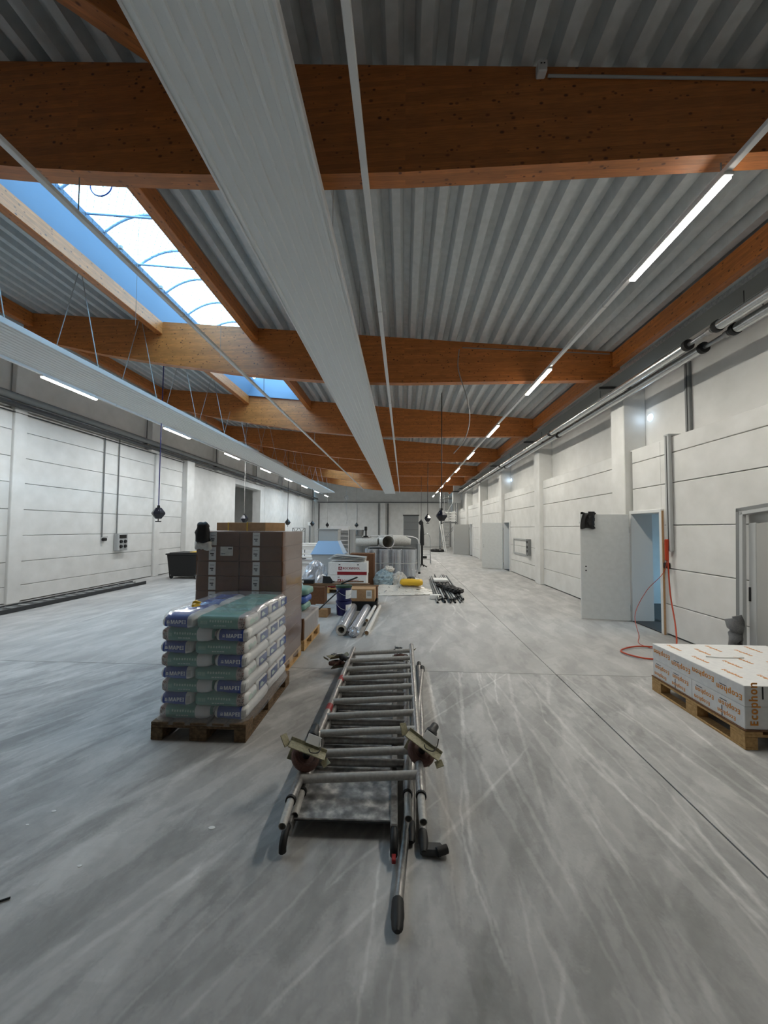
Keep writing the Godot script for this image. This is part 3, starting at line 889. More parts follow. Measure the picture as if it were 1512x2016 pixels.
func build_services() -> void:
	var pc := ribbed_panel("radiant_panel", "long white ribbed radiant panel hung under the middle of the roof", -1.47, -0.674, 4.45, 1.8, -30.1, 9)
	# wires of the middle panel, from the deck
	for k in 14:
		var z := 0.9 - 2.35 * k
		for x in [-1.4, -0.74]:
			var st := S()
			rod(st, Vector3(x, 4.5, z) - pc.position, Vector3(x, deck_y(x), z) - pc.position, 0.003, 4)
			obj("hanger_wire", st, M.grey_cable, pc)
	var pl := ribbed_panel("radiant_panel", "long white ribbed radiant panel hung on slanting chains beside the socket wall", -6.30, -5.33, 4.45, 1.8, -29.4, 11)
	for k in range(-2, 14):
		var z := -6.4 - 1.6 * k
		var apex := Vector3(-5.82, deck_y(-5.82) + 0.02, z - 0.05)
		for x in [-6.27, -5.36]:
			var st := S()
			rod(st, Vector3(x, 4.50, z) - pl.position, apex + Vector3(0.02 * signf(x + 5.82), 0, 0) - pl.position, 0.008, 5)
			obj("hanger_chain", st, M.light_grey, pl)

	# right wall: cable tray and two clad pipes
	var zt0 := 4.2; var zt1 := -28.5
	var tr := thing("cable_tray", "dark galvanised cable tray above the two clad pipes", "cable tray", Vector3(4.0, 4.55, (zt0 + zt1) / 2.0))
	var lz := zt0 - zt1
	bx("tray_bottom", Vector3(0, 0, 0), Vector3(0.30, 0.006, lz), M.mid_grey, tr, 0.0)
	for x in [-0.15, 0.15]: bx("tray_side", Vector3(x, 0.03, 0), Vector3(0.006, 0.066, lz), M.galvanised, tr, 0.0)
	for k in 5:
		var st := S()
		var y := 0.02 + 0.006 * (k % 2)
		rod(st, Vector3(-0.1 + 0.05 * k, y, lz / 2 - 0.1), Vector3(-0.1 + 0.05 * k, y, -lz / 2 + 0.1), 0.012, 6)
		obj("cable", st, M.cable_dark, tr)
	for i in range(-1, 6):
		var z := -3.2 - 4.76 * i + 0.3 - tr.position.z
		if absf(z) < lz / 2:
			bx("tray_bracket", Vector3(0.12, -0.03, z), Vector3(0.62, 0.04, 0.04), M.dark_grey, tr, 0.004)
	var joints := [-5.5, -10.5, -15.9, -21.0, -23.5]
	for p in [[3.95, 4.33, "shiny clad pipe under the cable tray, farther from the wall"], [4.16, 4.29, "shiny clad pipe under the cable tray, closer to the wall"]]:
		var t := thing("clad_pipe", p[2], "pipe", Vector3(p[0], p[1], -12.0), 0.0, "pipes along the door wall")
		var cuts := [[4.2, -4.95], [-5.5, -10.5], [-10.6, -15.9], [-16.0, -21.0], [-21.1, -23.5], [-23.6, -28.2]]
		for c in cuts:
			var st := S()
			tube(st, [Vector3(0, 0, c[0] + 12.0), Vector3(0, 0, c[1] + 12.0)], 0.065, 18)
			obj("cladding", st, M.alu_clad, t)
		var sb := S()
		rod(sb, Vector3(0, 0, -4.8 + 12.0), Vector3(0, 0, -5.7 + 12.0), 0.03, 10)
		obj("bare_pipe", sb, M.galvanised, t)
		var sv := S()
		lathe(sv, [Vector2(0, -0.03), Vector2(0.045, -0.03), Vector2(0.045, 0.03), Vector2(0, 0.03)], 10, Transform3D(Basis(Vector3.RIGHT, PI / 2), Vector3(0, 0, -5.1 + 12.0)))
		obj("pipe_coupling", sv, M.alu_dusty, t)
		for z in joints + [-4.98]:
			var sc := S()
			lathe(sc, [Vector2(0.03, -0.03), Vector2(0.075, -0.03), Vector2(0.078, 0.0), Vector2(0.075, 0.03), Vector2(0.03, 0.03)], 16, Transform3D(Basis(Vector3.RIGHT, PI / 2), Vector3(0, 0, z + 12.0)))
			obj("end_collar", sc, M.black, t)
		for k in 9:
			var sh := S()
			rod(sh, Vector3(0, 0.06, 14.0 - 3.3 * k), Vector3(0, 4.55 - p[1], 14.0 - 3.3 * k), 0.006, 5)
			obj("hanger_rod", sh, M.dark_grey, t)

	# left wall: insulated pipe and thin conduits
	var ip := thing("insulated_pipe", "thick grey insulated pipe running high along the socket wall", "pipe", Vector3(-8.55, 4.6, -16.0))
	var si := S()
	rod(si, Vector3(0, 0, 20), Vector3(0, 0, -21.8), 0.085, 14)
	obj("pipe_shell", si, M.mid_grey, ip)
	for k in 9:
		var z := 18.0 - 4.76 * k
		bx("wall_bracket", Vector3(-0.12, -0.10, z), Vector3(0.34, 0.03, 0.05), M.dark_grey, ip, 0.003)
		var sr := S()
		rod(sr, Vector3(0.02, 0.085, z), Vector3(0.02, 0.85, z), 0.012, 6)
		obj("drop_rod", sr, M.dark_grey, ip)
	var ct := thing("wire_tray", "narrow dark wire tray under the insulated pipe", "cable tray", Vector3(-8.62, 4.42, -16.0))
	bx("tray_bottom", Vector3.ZERO, Vector3(0.2, 0.006, 41.0), M.dark_grey, ct, 0.0)
	for x in [-0.1, 0.1]: bx("tray_side", Vector3(x, 0.025, 0), Vector3(0.006, 0.05, 41.0), M.dark_grey, ct, 0.0)
	var hc := S()
	rod(hc, Vector3(-8.8, 4.33, 2.0), Vector3(-8.8, 4.33, -24.0), 0.014, 6)
	tag(obj("conduit_line", hc, M.dark_grey), "thin dark conduit running level along the top of the socket wall panels", "conduit")
	for a in [[-10.88, 1.43, 4.36, "dark vertical conduit ending at the small black wall plug"], [-11.46, 1.53, 4.5, "dark vertical conduit feeding the grey socket cabinet"]]:
		var st := S()
		rod(st, Vector3(-8.82, a[2], a[0]), Vector3(-8.82, a[1], a[0]), 0.017, 6)
		tag(obj("wall_conduit", st, M.mid_grey), a[3], "conduit")
	var sx := thing("socket_cabinet", "grey wall socket cabinet with black window and four outlets", "socket box", Vector3(-8.77, 1.27, -11.58))
	bx("cabinet_body", Vector3.ZERO, Vector3(0.14, 0.52, 0.42), M.light_grey, sx, 0.012)
	bx("fuse_window", Vector3(0.072, 0.17, 0.0), Vector3(0.012, 0.11, 0.3), M.black_gloss, sx, 0.003)
	for y in [0.02, -0.13]:
		for z in [-0.09, 0.09]:
			var st := S()
			lathe(st, [Vector2(0, 0.04), Vector2(0.045, 0.04), Vector2(0.055, 0.0)], 12, Transform3D(Basis(Vector3.FORWARD, PI / 2), Vector3(0.07, y, z)))
			obj("outlet", st, M.black, sx.get_node("cabinet_body"))
	var pg := thing("wall_plug", "small black wall plug with a grey tap at the conduit end", "plug", Vector3(-8.79, 1.37, -10.9))
	bx("plug_body", Vector3(0, 0, -0.04), Vector3(0.1, 0.09, 0.13), M.black, pg, 0.02)
	bx("tap_lever", Vector3(0.02, 0.07, -0.06), Vector3(0.02, 0.02, 0.16), M.mid_grey, pg, 0.004)

	# socket box and conduit on the second beam
	var zb := beam_z(0, 1.15)
	var sb2 := thing("beam_socket_box", "small white socket box screwed to the dark roof beam", "socket box", Vector3(1.12, 5.545, zb + 0.035))
	bx("box_body", Vector3.ZERO, Vector3(0.075, 0.10, 0.07), M.white_metal, sb2, 0.008)
	for x in [-0.012, 0.012]: bx("socket_slot", Vector3(x, 0.012, 0.036), Vector3(0.012, 0.008, 0.004), M.black, sb2.get_node("box_body"), 0.0)
	var sc2 := S()
	rod(sc2, Vector3(1.18, 5.515, zb + 0.012), Vector3(4.2, 5.20, beam_z(0, 4.2) + 0.012), 0.012, 6)
	tag(obj("beam_conduit", sc2, M.light_grey), "white conduit along the dark beam beside the socket box", "conduit")
	var sc3 := S()
	var zc := beam_z(1, 2.5)
	rod(sc3, Vector3(1.19, 5.478, beam_z(1, 1.15) + 0.012), Vector3(4.1, 5.262, beam_z(1, 4.1) + 0.012), 0.010, 6)
	tag(obj("beam_conduit", sc3, M.grey_cable), "thin grey conduit sloping along the beam under the skylight", "conduit")
	var hk := S()
	tube(hk, curve([Vector3(1.12, 5.42, zc + 0.02), Vector3(1.1, 5.0, zc + 0.03), Vector3(1.27, 4.4, zc + 0.05), Vector3(1.32, 3.95, zc + 0.05), Vector3(1.22, 3.55, zc + 0.05), Vector3(1.0, 3.27, zc + 0.05)], 8), 0.011, 6)
	tag(obj("hanging_cable", hk, M.grey_cable), "loose pale cable curling down from the beam by the light track", "cable")
	# cable loop in the skylight
	var lp := []
	for k in 25: lp.append(Vector3(-4.55 + 0.17 * sin(TAU * k / 24.0), 6.86 + 0.17 * cos(TAU * k / 24.0), -5.35))
	var sl := S()
	tube(sl, lp, 0.010, 6)
	rod(sl, Vector3(-4.55, 7.02, -5.35), Vector3(-4.55, 7.1, -5.35), 0.007, 5)
	tag(obj("cable_loop", sl, M.blue_cable), "dark cable loop hanging inside the near skylight", "cable")
	# two long plumb wires under the skylight
	for a in [[-4.35, -5.9, 5.0], [-3.85, -7.75, 5.3]]:
		var st := S()
		rod(st, Vector3(a[0], 6.95, a[1]), Vector3(a[0], a[2], a[1]), 0.004, 4)
		tag(obj("pull_wire", st, M.grey_cable), "thin wire hanging straight down from the skylight", "wire", "wires under the skylight")
	var cc := S()
	tube(cc, curve([Vector3(-4.78, 5.20, -31.92), Vector3(-4.8, 4.45, -31.92), Vector3(-4.78, 3.2, -31.92), Vector3(-4.7, 2.6, -31.92), Vector3(-4.75, 2.1, -31.92)], 6), 0.016, 6)
	var ring := []
	for k in 25: ring.append(Vector3(-4.8 + 0.13 * sin(TAU * k / 24.0), 4.3 + 0.14 * cos(TAU * k / 24.0), -31.92 + 0.02 * cos(TAU * k / 24.0)))
	tube(cc, ring, 0.03, 6)
	tag(obj("coiled_cable", cc, M.grey_cable), "pale cable with a small coil hanging before the far end wall", "cable")
	hanging_sockets()
	# far wall pipes
	for a in [[-8.4, 0.0, 4.2, 0.05], [-2.45, 1.0, 4.2, 0.035], [-1.55, 1.1, 4.2, 0.05]]:
		var st := S()
		rod(st, Vector3(a[0], a[1], Z_FAR + 0.12), Vector3(a[0], a[2], Z_FAR + 0.12), a[3], 8)
		tag(obj("far_pipe", st, M.dark_grey), "dark vertical pipe on the far end wall", "pipe", "pipes on the far end wall")
	var fw := S()
	rod(fw, Vector3(-8.5, 4.28, Z_FAR + 0.32), Vector3(4.2, 4.28, Z_FAR + 0.32), 0.05, 8)
	tag(obj("far_pipe_run", fw, M.mid_grey), "level pipe crossing the whole far end wall", "pipe")

# socket cubes hanging on cables: a faceted black body, cable, pull handle
func hanging_sockets() -> void:
	var st := S()
	lathe(st, [Vector2(0.0, 0.155), Vector2(0.075, 0.15), Vector2(0.17, 0.02), Vector2(0.17, -0.02), Vector2(0.075, -0.15), Vector2(0.0, -0.155)], 6)
	var body := st.commit()
	var s2 := S()
	lathe(s2, [Vector2(0.0, 0.22), Vector2(0.03, 0.22), Vector2(0.045, 0.15)], 8)
	var gland := s2.commit()
	var s3 := S()
	rod(s3, Vector3(0, -0.15, 0), Vector3(0, -0.215, 0), 0.014, 6)
	box(s3, Vector3(0, -0.225, 0), Vector3(0.15, 0.022, 0.03), 0.006)
	var handle := s3.commit()
	var s4 := S()
	lathe(s4, [Vector2(0.0, 0.012), Vector2(0.03, 0.012), Vector2(0.036, 0.0)], 10, Transform3D(Basis(Vector3.RIGHT, PI / 2), Vector3.ZERO))
	var outlet := s4.commit()
	var spots := [
		[-6.72, 2.12, -10.25, "blue_cable", "navy_plastic"], [-6.7, 2.1, -15.9, "grey_cable", "navy_plastic"], [-6.7, 2.05, -22.0, "cable_dark", "black_gloss"], [-6.7, 2.05, -28.0, "cable_dark", "black_gloss"], [-6.7, 2.0, -33.6, "grey_cable", "black_gloss"],
		[1.09, 2.12, -11.2, "cable_dark", "navy_plastic"], [1.12, 2.22, -18.2, "cable_dark", "navy_plastic"], [1.1, 2.1, -24.6, "cable_dark", "black_gloss"], [-4.0, 2.0, -32.6, "grey_cable", "black_gloss"]]
	for i in spots.size():
		var a: Array = spots[i]
		var lab := "black faceted socket cube hanging in the row beside the socket wall" if a[0] < -5.0 else "black faceted socket cube hanging in the row beside the door wall"
		if i in [1, 2, 3, 4]: lab = "black socket cube in the socket-wall row, %s counted toward the far wall" % ORD[i]
		if i in [5, 6, 7]: lab = "black socket cube in the door-wall row, %s counted toward the far wall" % ORD[i - 5]
		if i == 0: lab = "navy faceted socket cube hanging on a blue cable before the socket cabinet"
		if i == 8: lab = "small black socket cube hanging over the white tool cabinet"
		var t := thing("hanging_socket", lab, "socket", Vector3(a[0], a[1], a[2]), 0.3 + 0.9 * i, "socket cubes hanging from the roof")
		obj("cube_body", body, M[a[4]], t)
		obj("cable_gland", gland, M.black, t)
		obj("pull_handle", handle, M.black, t)
		for k in 3:
			var o := obj("outlet", outlet, M.light_grey if k == 0 else M.black, t)
			o.transform = Transform3D(Basis(Vector3.UP, TAU * k / 3.0 + PI / 6.0) * Basis(Vector3.RIGHT, -0.6), Vector3.ZERO).translated_local(Vector3(0, 0, 0.128))
		var sc := S()
		var top: float = deck_y(a[0]) - a[1] + 0.13
		tube(sc, [Vector3(0, 0.2, 0), Vector3(0.0, top * 0.5, 0), Vector3(0.02, top, 0)], 0.013, 6)
		obj("cable", sc, M[a[3]], t)

# ---------------------------------------------------------------- lights
func build_lights() -> void:
	var tracks := [
		[2.58, 3.5, -35.6, "light track with lit strips beside the door wall"],
		[-0.33, 3.5, -31.0, "unlit white light track next to the middle radiant panel"],
		[-3.03, 3.5, -29.0, "unlit light track passing under the skylight"],
		[-6.87, 3.5, -35.6, "light track with lit strips beside the socket wall"]]
	for a in tracks:
		var t := thing("light_track", a[3], "light track", Vector3(a[0], 4.62, (a[1] + a[2]) / 2.0))
		var lz: float = a[1] - a[2]
		bx("track_rail", Vector3(0, 0.02, 0), Vector3(0.055, 0.045, lz), M.white_metal, t, 0.005)
		var joint := 1.0
		while joint < lz:
			bx("rail_joint", Vector3(0, 0.02, lz / 2 - joint), Vector3(0.058, 0.048, 0.012), M.light_grey, t, 0.002)
			joint += 3.75
		for i in range(-1, 7):
			var z := beam_z(i, a[0]) - 0.08
			var yb := beam_under(a[0]) - 4.62
			if z < a[2]: break
			var st := S()
			rod(st, Vector3(0, 0.04, z - t.position.z), Vector3(0, yb, z - t.position.z), 0.006, 5)
			obj("hanger", st, M.light_grey, t)
	for row in [[2.58, "led_warm", Color(1.0, 0.985, 0.945), "lit led strip on the door-wall track, %s counted from the leaning frame", "led strips beside the door wall"], [-6.87, "led_neutral", Color(0.965, 0.985, 1.0), "lit led strip on the socket-wall track, %s counted toward the far wall", "led strips beside the socket wall"]]:
		for k in 9:
			var z := -3.1 - 3.76 * k - 0.66
			var t := thing("led_strip", row[3] % ORD[k], "light", Vector3(row[0], 4.59, z), 0.0, row[4])
			bx("lamp_housing", Vector3(0, 0.012, 0), Vector3(0.075, 0.03, 1.33), M.white_metal, t, 0.005)
			bx("lamp_diffuser", Vector3(0, -0.012, 0), Vector3(0.066, 0.026, 1.30), M[row[1]], t, 0.008)
			var l := AreaLight3D.new()
			l.name = "lamp_light"
			l.area_size = Vector2(0.06, 1.28)
			l.light_color = row[2]
			l.light_energy = LAMP_ENERGY
			l.shadow_enabled = true
			l.set("area_range", 60.0)
			l.position = Vector3(0, -0.032, 0)
			l.rotation.x = -PI / 2
			t.add_child(l)
	# round bulkhead lamps on the upper wall
	for z in [-7.56, -17.12]:
		var t := thing("round_wall_lamp", "small round white wall lamp above the ledge by a column", "light", Vector3(4.715, 3.9, z), 0.0, "round lamps on the upper wall")
		var st := S()
		lathe(st, [Vector2(0.0, 0.035), Vector2(0.06, 0.03), Vector2(0.078, 0.0)], 20, Transform3D(Basis(Vector3.BACK, PI / 2), Vector3.ZERO))
		obj("lamp_glass", st, M.round_lamp_glow, t)
		var l := OmniLight3D.new()
		l.name = "lamp_light"
		l.position = Vector3(-0.09, 0, 0)
		l.light_color = Color(0.8, 0.9, 1.0)
		l.light_energy = 0.02
		l.light_size = 0.06
		l.omni_range = 20.0
		l.shadow_enabled = true
		t.add_child(l)

func beam_under(x: float) -> float:
	if x > -0.9: return 4.78
	return lerpf(4.81, 5.60, clampf((-0.9 - x) / 5.95, 0.0, 1.0))

# ---------------------------------------------------------------- doors and wall fittings
func build_doors() -> void:
	var defs := [
		[-6.86, -7.68, 2.06, "door_1", "open white door leaf with a black cloth over its top corner", Vector3(3.48, 0, -7.82), M.door_grey],
		[-16.3, -17.15, 2.03, "door_2", "open blank white door leaf beside the small window", Vector3(3.50, 0, -17.55), M.door_grey],
		[-25.0, -25.9, 2.05, "door_3", "open grey steel door leaf by the scaffold tower", Vector3(3.42, 0, -26.8), M.steel_door_grey]]
	for d in defs:
		var f := struct(d[3], "steel door frame in the white wall")
		var z0: float = d[0]; var z1: float = d[1]; var h: float = d[2]
		for z in [z0, z1]:
			bx("door_jamb", Vector3(X_RIGHT + 0.15, h / 2.0, z + (0.035 if z == z0 else -0.02)), Vector3(0.40, h, 0.06), M.frame_white, f, 0.006)
		bx("door_head", Vector3(X_RIGHT + 0.15, h + 0.02, (z0 + z1) / 2.0), Vector3(0.40, 0.06, z0 - z1 + 0.12), M.frame_white, f, 0.006)
		bx("threshold", Vector3(X_RIGHT + 0.2, 0.008, (z0 + z1) / 2.0), Vector3(0.5, 0.016, z0 - z1), M.dark_grey, f, 0.0)
		# open leaf, its hinge edge at the far jamb
		var hinge := Vector3(X_RIGHT - 0.10, 0, z1 + 0.01)
		var tip: Vector3 = d[5]
		var dir := tip - hinge
		var w := dir.length()
		var leaf := thing("door_leaf", d[4], "door", hinge, atan2(-dir.z, dir.x))
		bx("leaf_panel", Vector3(w / 2.0, h / 2.0 + 0.005, 0), Vector3(w, h - 0.03, 0.045), d[6], leaf, 0.004)
		bx("leaf_edge", Vector3(w - 0.006, h / 2.0 + 0.005, 0.0), Vector3(0.018, h - 0.034, 0.047), M.frame_white, leaf, 0.002)
		for y in [0.25, 1.75]:
			var st := S()
			rod(st, Vector3(-0.012, y - 0.06, 0.03), Vector3(-0.012, y + 0.06, 0.03), 0.014, 8)
			obj("hinge", st, M.light_grey, leaf)
		for y in [1.03, 0.95]:
			var st := S()
			lathe(st, [Vector2(0, 0.003), Vector2(0.012, 0.003), Vector2(0.014, 0.0)], 10, Transform3D(Basis(Vector3.RIGHT, PI / 2 if dir.x > 0 else -PI / 2), Vector3(w - 0.09, y, 0.0225 if dir.x > 0 else -0.0225)))
			obj("lock_hole", st, M.black, leaf.get_node("leaf_panel"))
	# strip and small strike plates of the nearest door frame
	var ys := bx("frame_edge_strip", Vector3(X_RIGHT - 0.045, 1.03, -6.765), Vector3(0.03, 2.1, 0.014), M.cardboard_light, self, 0.003)
	tag(ys, "thin tan strip along the edge of the nearest door frame", "trim")
	# black cloth over the door corner
	var cl := S()
	var g := []
	for i in 15:
		var row := []
		for j in 9:
			var u := float(i) / 14.0; var v := float(j) / 8.0
			var s := (u - 0.42) * 0.62
			var y := 2.085 - maxf(0.0, absf(s) - 0.045) + 0.012 * sin(v * 9.0 + u * 4.0)
			var zz := clampf(s, -0.05, 0.05) * 1.0 + signf(s) * (0.012 * sin(v * 13.0 + u * 5.0) + 0.012)
			var x := 3.49 + v * (0.24 + 0.05 * sin(u * 7.0)) + 0.03 * sin(u * 5.0)
			row.append(Vector3(x, y, -7.82 + zz + (x - 3.48) * 0.17))
		g.append(row)
	sheet(cl, g)
	var g2 := []
	for i in 9:
		var row := []
		for j in 9:
			var a := TAU * j / 8.0
			var y := 2.10 - 0.27 * i / 8.0
			var rr := 0.055 + 0.012 * sin(i * 1.9 + j * 2.2)
			row.append(Vector3(3.66 + rr * cos(a) * 1.1 - 0.01 * i / 8.0, y, -7.73 + rr * sin(a) * 0.6))
		g2.append(row)
	sheet(cl, g2)
	tag(obj("black_cloth", cl, M.black), "crumpled black cloth hung over the corner of the open door leaf", "cloth")
	# small interior window
	var wi := struct("window_1", "small low interior window in the white wall")
	bx("window_back", Vector3(X_RIGHT + 0.045, 1.1, -14.9), Vector3(0.02, 0.6, 1.7), M.light_grey, wi, 0.0)
	bx("window_pane", Vector3(X_RIGHT + 0.02, 1.1, -14.9), Vector3(0.006, 0.5, 1.6), M.window_glass, wi, 0.0)
	for y in [0.825, 1.375]: bx("frame_rail", Vector3(X_RIGHT, y, -14.9), Vector3(0.07, 0.05, 1.72), M.light_grey, wi, 0.004)
	for z in [-14.07, -15.73]: bx("frame_post", Vector3(X_RIGHT, 1.1, z), Vector3(0.07, 0.5, 0.05), M.light_grey, wi, 0.004)
	var ws := thing("socket_board", "tall grey socket board with black squares beside the small window", "socket box", Vector3(X_RIGHT - 0.05, 1.12, -13.82))
	bx("panel_body", Vector3.ZERO, Vector3(0.09, 0.56, 0.26), M.mid_grey, ws, 0.008)
	for y in [0.18, 0.0, -0.14]: bx("socket", Vector3(-0.046, y, 0), Vector3(0.01, 0.09, 0.13), M.black, ws, 0.004)
	# trunking on the lower and the upper wall
	var lt := thing("wall_trunking", "tall grey double trunking bending over the ledge above the orange hose", "trunking", Vector3(X_RIGHT - 0.04, 2.36, -6.6))
	for z in [0.03, -0.03]: bx("trunking_channel", Vector3(0, 0, z), Vector3(0.05, 1.92, 0.05), M.light_grey, lt, 0.006)
	bx("trunking_seam", Vector3(-0.02, 0, 0), Vector3(0.02, 1.90, 0.012), M.dark_grey, lt, 0.0)
	bx("trunking_elbow", Vector3(0.10, 0.965, 0), Vector3(0.26, 0.03, 0.11), M.light_grey, lt, 0.004)
	var ut := thing("wall_trunking", "grey trunking on the upper wall between ledge and pipes", "trunking", Vector3(4.695, 3.92, -6.55))
	for z in [0.03, -0.03]: bx("trunking_channel", Vector3(0, 0, z), Vector3(0.05, 1.24, 0.05), M.mid_grey, ut, 0.006)
	bx("trunking_seam", Vector3(-0.02, 0, 0), Vector3(0.02, 1.22, 0.012), M.dark_grey, ut, 0.0)
	tag(bx("black_junction_box", Vector3(X_RIGHT - 0.03, 1.16, -6.71), Vector3(0.06, 0.09, 0.10), M.black, self, 0.008), "small black junction box between the door frame and trunking", "socket box")
	# orange hoses
	var h1 := S()
	tube(h1, curve([Vector3(4.345, 1.60, -6.6), Vector3(4.34, 1.2, -6.6), Vector3(4.33, 0.7, -6.55), Vector3(4.24, 0.28, -6.32), Vector3(4.0, 0.05, -5.95), Vector3(3.6, 0.022, -5.5), Vector3(3.25, 0.022, -5.45), Vector3(3.1, 0.022, -5.75), Vector3(3.5, 0.022, -6.0), Vector3(3.9, 0.022, -5.85), Vector3(4.1, 0.022, -5.3)], 8), 0.011, 8)
	tag(obj("orange_hose", h1, M.orange_rubber), "thick orange hose hanging from the trunking and coiled on the floor", "hose")
	var h2 := S()
	tube(h2, curve([Vector3(4.335, 1.58, -6.64), Vector3(4.33, 1.1, -6.66), Vector3(4.2, 0.7, -6.95), Vector3(4.0, 0.3, -6.95), Vector3(3.85, 0.03, -6.6), Vector3(3.6, 0.012, -6.1), Vector3(3.9, 0.012, -5.6)], 8), 0.005, 6)
	tag(obj("thin_cable", h2, M.orange_rubber), "thin reddish cable bowed out in front of the open doorway", "cable")
	tag(bx("hose_sleeve", Vector3(4.335, 1.42, -6.62), Vector3(0.05, 0.36, 0.06), M.orange_rubber, self, 0.015), "orange sleeve at the lower end of the grey trunking", "sleeve")
	# loose steel door frame and door slab leaning on the wall
	var lf := thing("loose_door_frame", "grey steel door frame leaning askew against the white wall", "door frame", Vector3(4.12, 0, -4.55))
	var lean := Basis(Vector3.BACK, -0.11) * Basis(Vector3.RIGHT, -0.10)
	for z in [-0.45, 0.50]:
		bx("frame_post", lean * Vector3(0, 1.05, z), Vector3(0.09, 2.10, 0.05), M.mid_grey, lf, 0.004, lean)
		bx("frame_rebate", lean * Vector3(-0.02, 1.05, z + (0.05 if z < 0 else -0.05)), Vector3(0.05, 2.06, 0.05), M.light_grey, lf, 0.004, lean)
	bx("frame_head", lean * Vector3(0, 2.075, 0.025), Vector3(0.09, 0.05, 1.0), M.mid_grey, lf, 0.004, lean)
	bx("head_rebate", lean * Vector3(-0.02, 2.03, 0.025), Vector3(0.05, 0.05, 0.9), M.light_grey, lf, 0.004, lean)
	var ds := thing("door_slab", "grey door slab with a black lock leaning inside the loose frame", "door", Vector3(4.17, 0.0, -4.47))
	bx("slab_panel", lean * Vector3(0, 0.95, 0.05), Vector3(0.04, 1.88, 0.80), M.steel_door_grey, ds, 0.004, lean)
	bx("slab_edge", lean * Vector3(0.005, 0.955, -0.40), Vector3(0.06, 1.9, 0.10), M.light_grey, ds, 0.006, lean)
	bx("lock_plate", lean * Vector3(-0.03, 1.02, -0.43), Vector3(0.008, 0.17, 0.03), M.black, ds, 0.003, lean)
	var wr := S()
	var wpts := []; var wrad := []
	var rad := [0.05, 0.055, 0.10, 0.085, 0.06, 0.075, 0.07, 0.05, 0.075, 0.085, 0.06, 0.045, 0.05]
	for k in 13:
		wpts.append(Vector3(4.10 - 0.004 * k + 0.015 * sin(k * 1.7), 0.70 - 0.045 * k, -5.02 + 0.02 * sin(k * 2.3)))
		wrad.append(rad[k])
	tube(wr, wpts, wrad, 9)
	tag(obj("plastic_wrap", wr, M.grey_wrap), "crumpled grey film wrapped round the foot of the loose frame", "film")

# ---------------------------------------------------------------- folded scaffold on the floor
func ladder_frame(called: String, label: String, xl: float, yl: float, xr: float, yr: float, za: float, zb: float, rungs: Array, m_rung: Material) -> Node3D:
	var t := thing(called, label, "scaffold frame", Vector3((xl + xr) / 2.0, 0.0, (za + zb) / 2.0))
	var o := -t.position
	for s in [[xl, yl], [xr, yr]]:
		var st := S()
		rod(st, Vector3(s[0], s[1], za) + o, Vector3(s[0], s[1], zb) + o, 0.028, 12)
		obj("side_tube", st, M.alu_dusty, t)
		var sp := S()
		pipe(sp, Vector3(s[0], s[1], za) + o, Vector3(s[0] + 0.004, s[1] - 0.02, za + 0.17) + o, 0.0225, 0.004, 12)
		obj("spigot", sp, M.alu_rung, t)
		var rg := S()
		lathe(rg, [Vector2(0.02, -0.008), Vector2(0.031, -0.008), Vector2(0.031, 0.008), Vector2(0.02, 0.008)], 12, Transform3D(Basis(Vector3.RIGHT, PI / 2), Vector3(s[0], s[1], za) + o))
		obj("spigot_ring", rg, M.black, t)
	for z in rungs:
		var st := S()
		rod(st, Vector3(xl, yl, z) + o, Vector3(xr, yr, z) + o, 0.026, 12)
		obj("rung", st, m_rung, t)
	return t

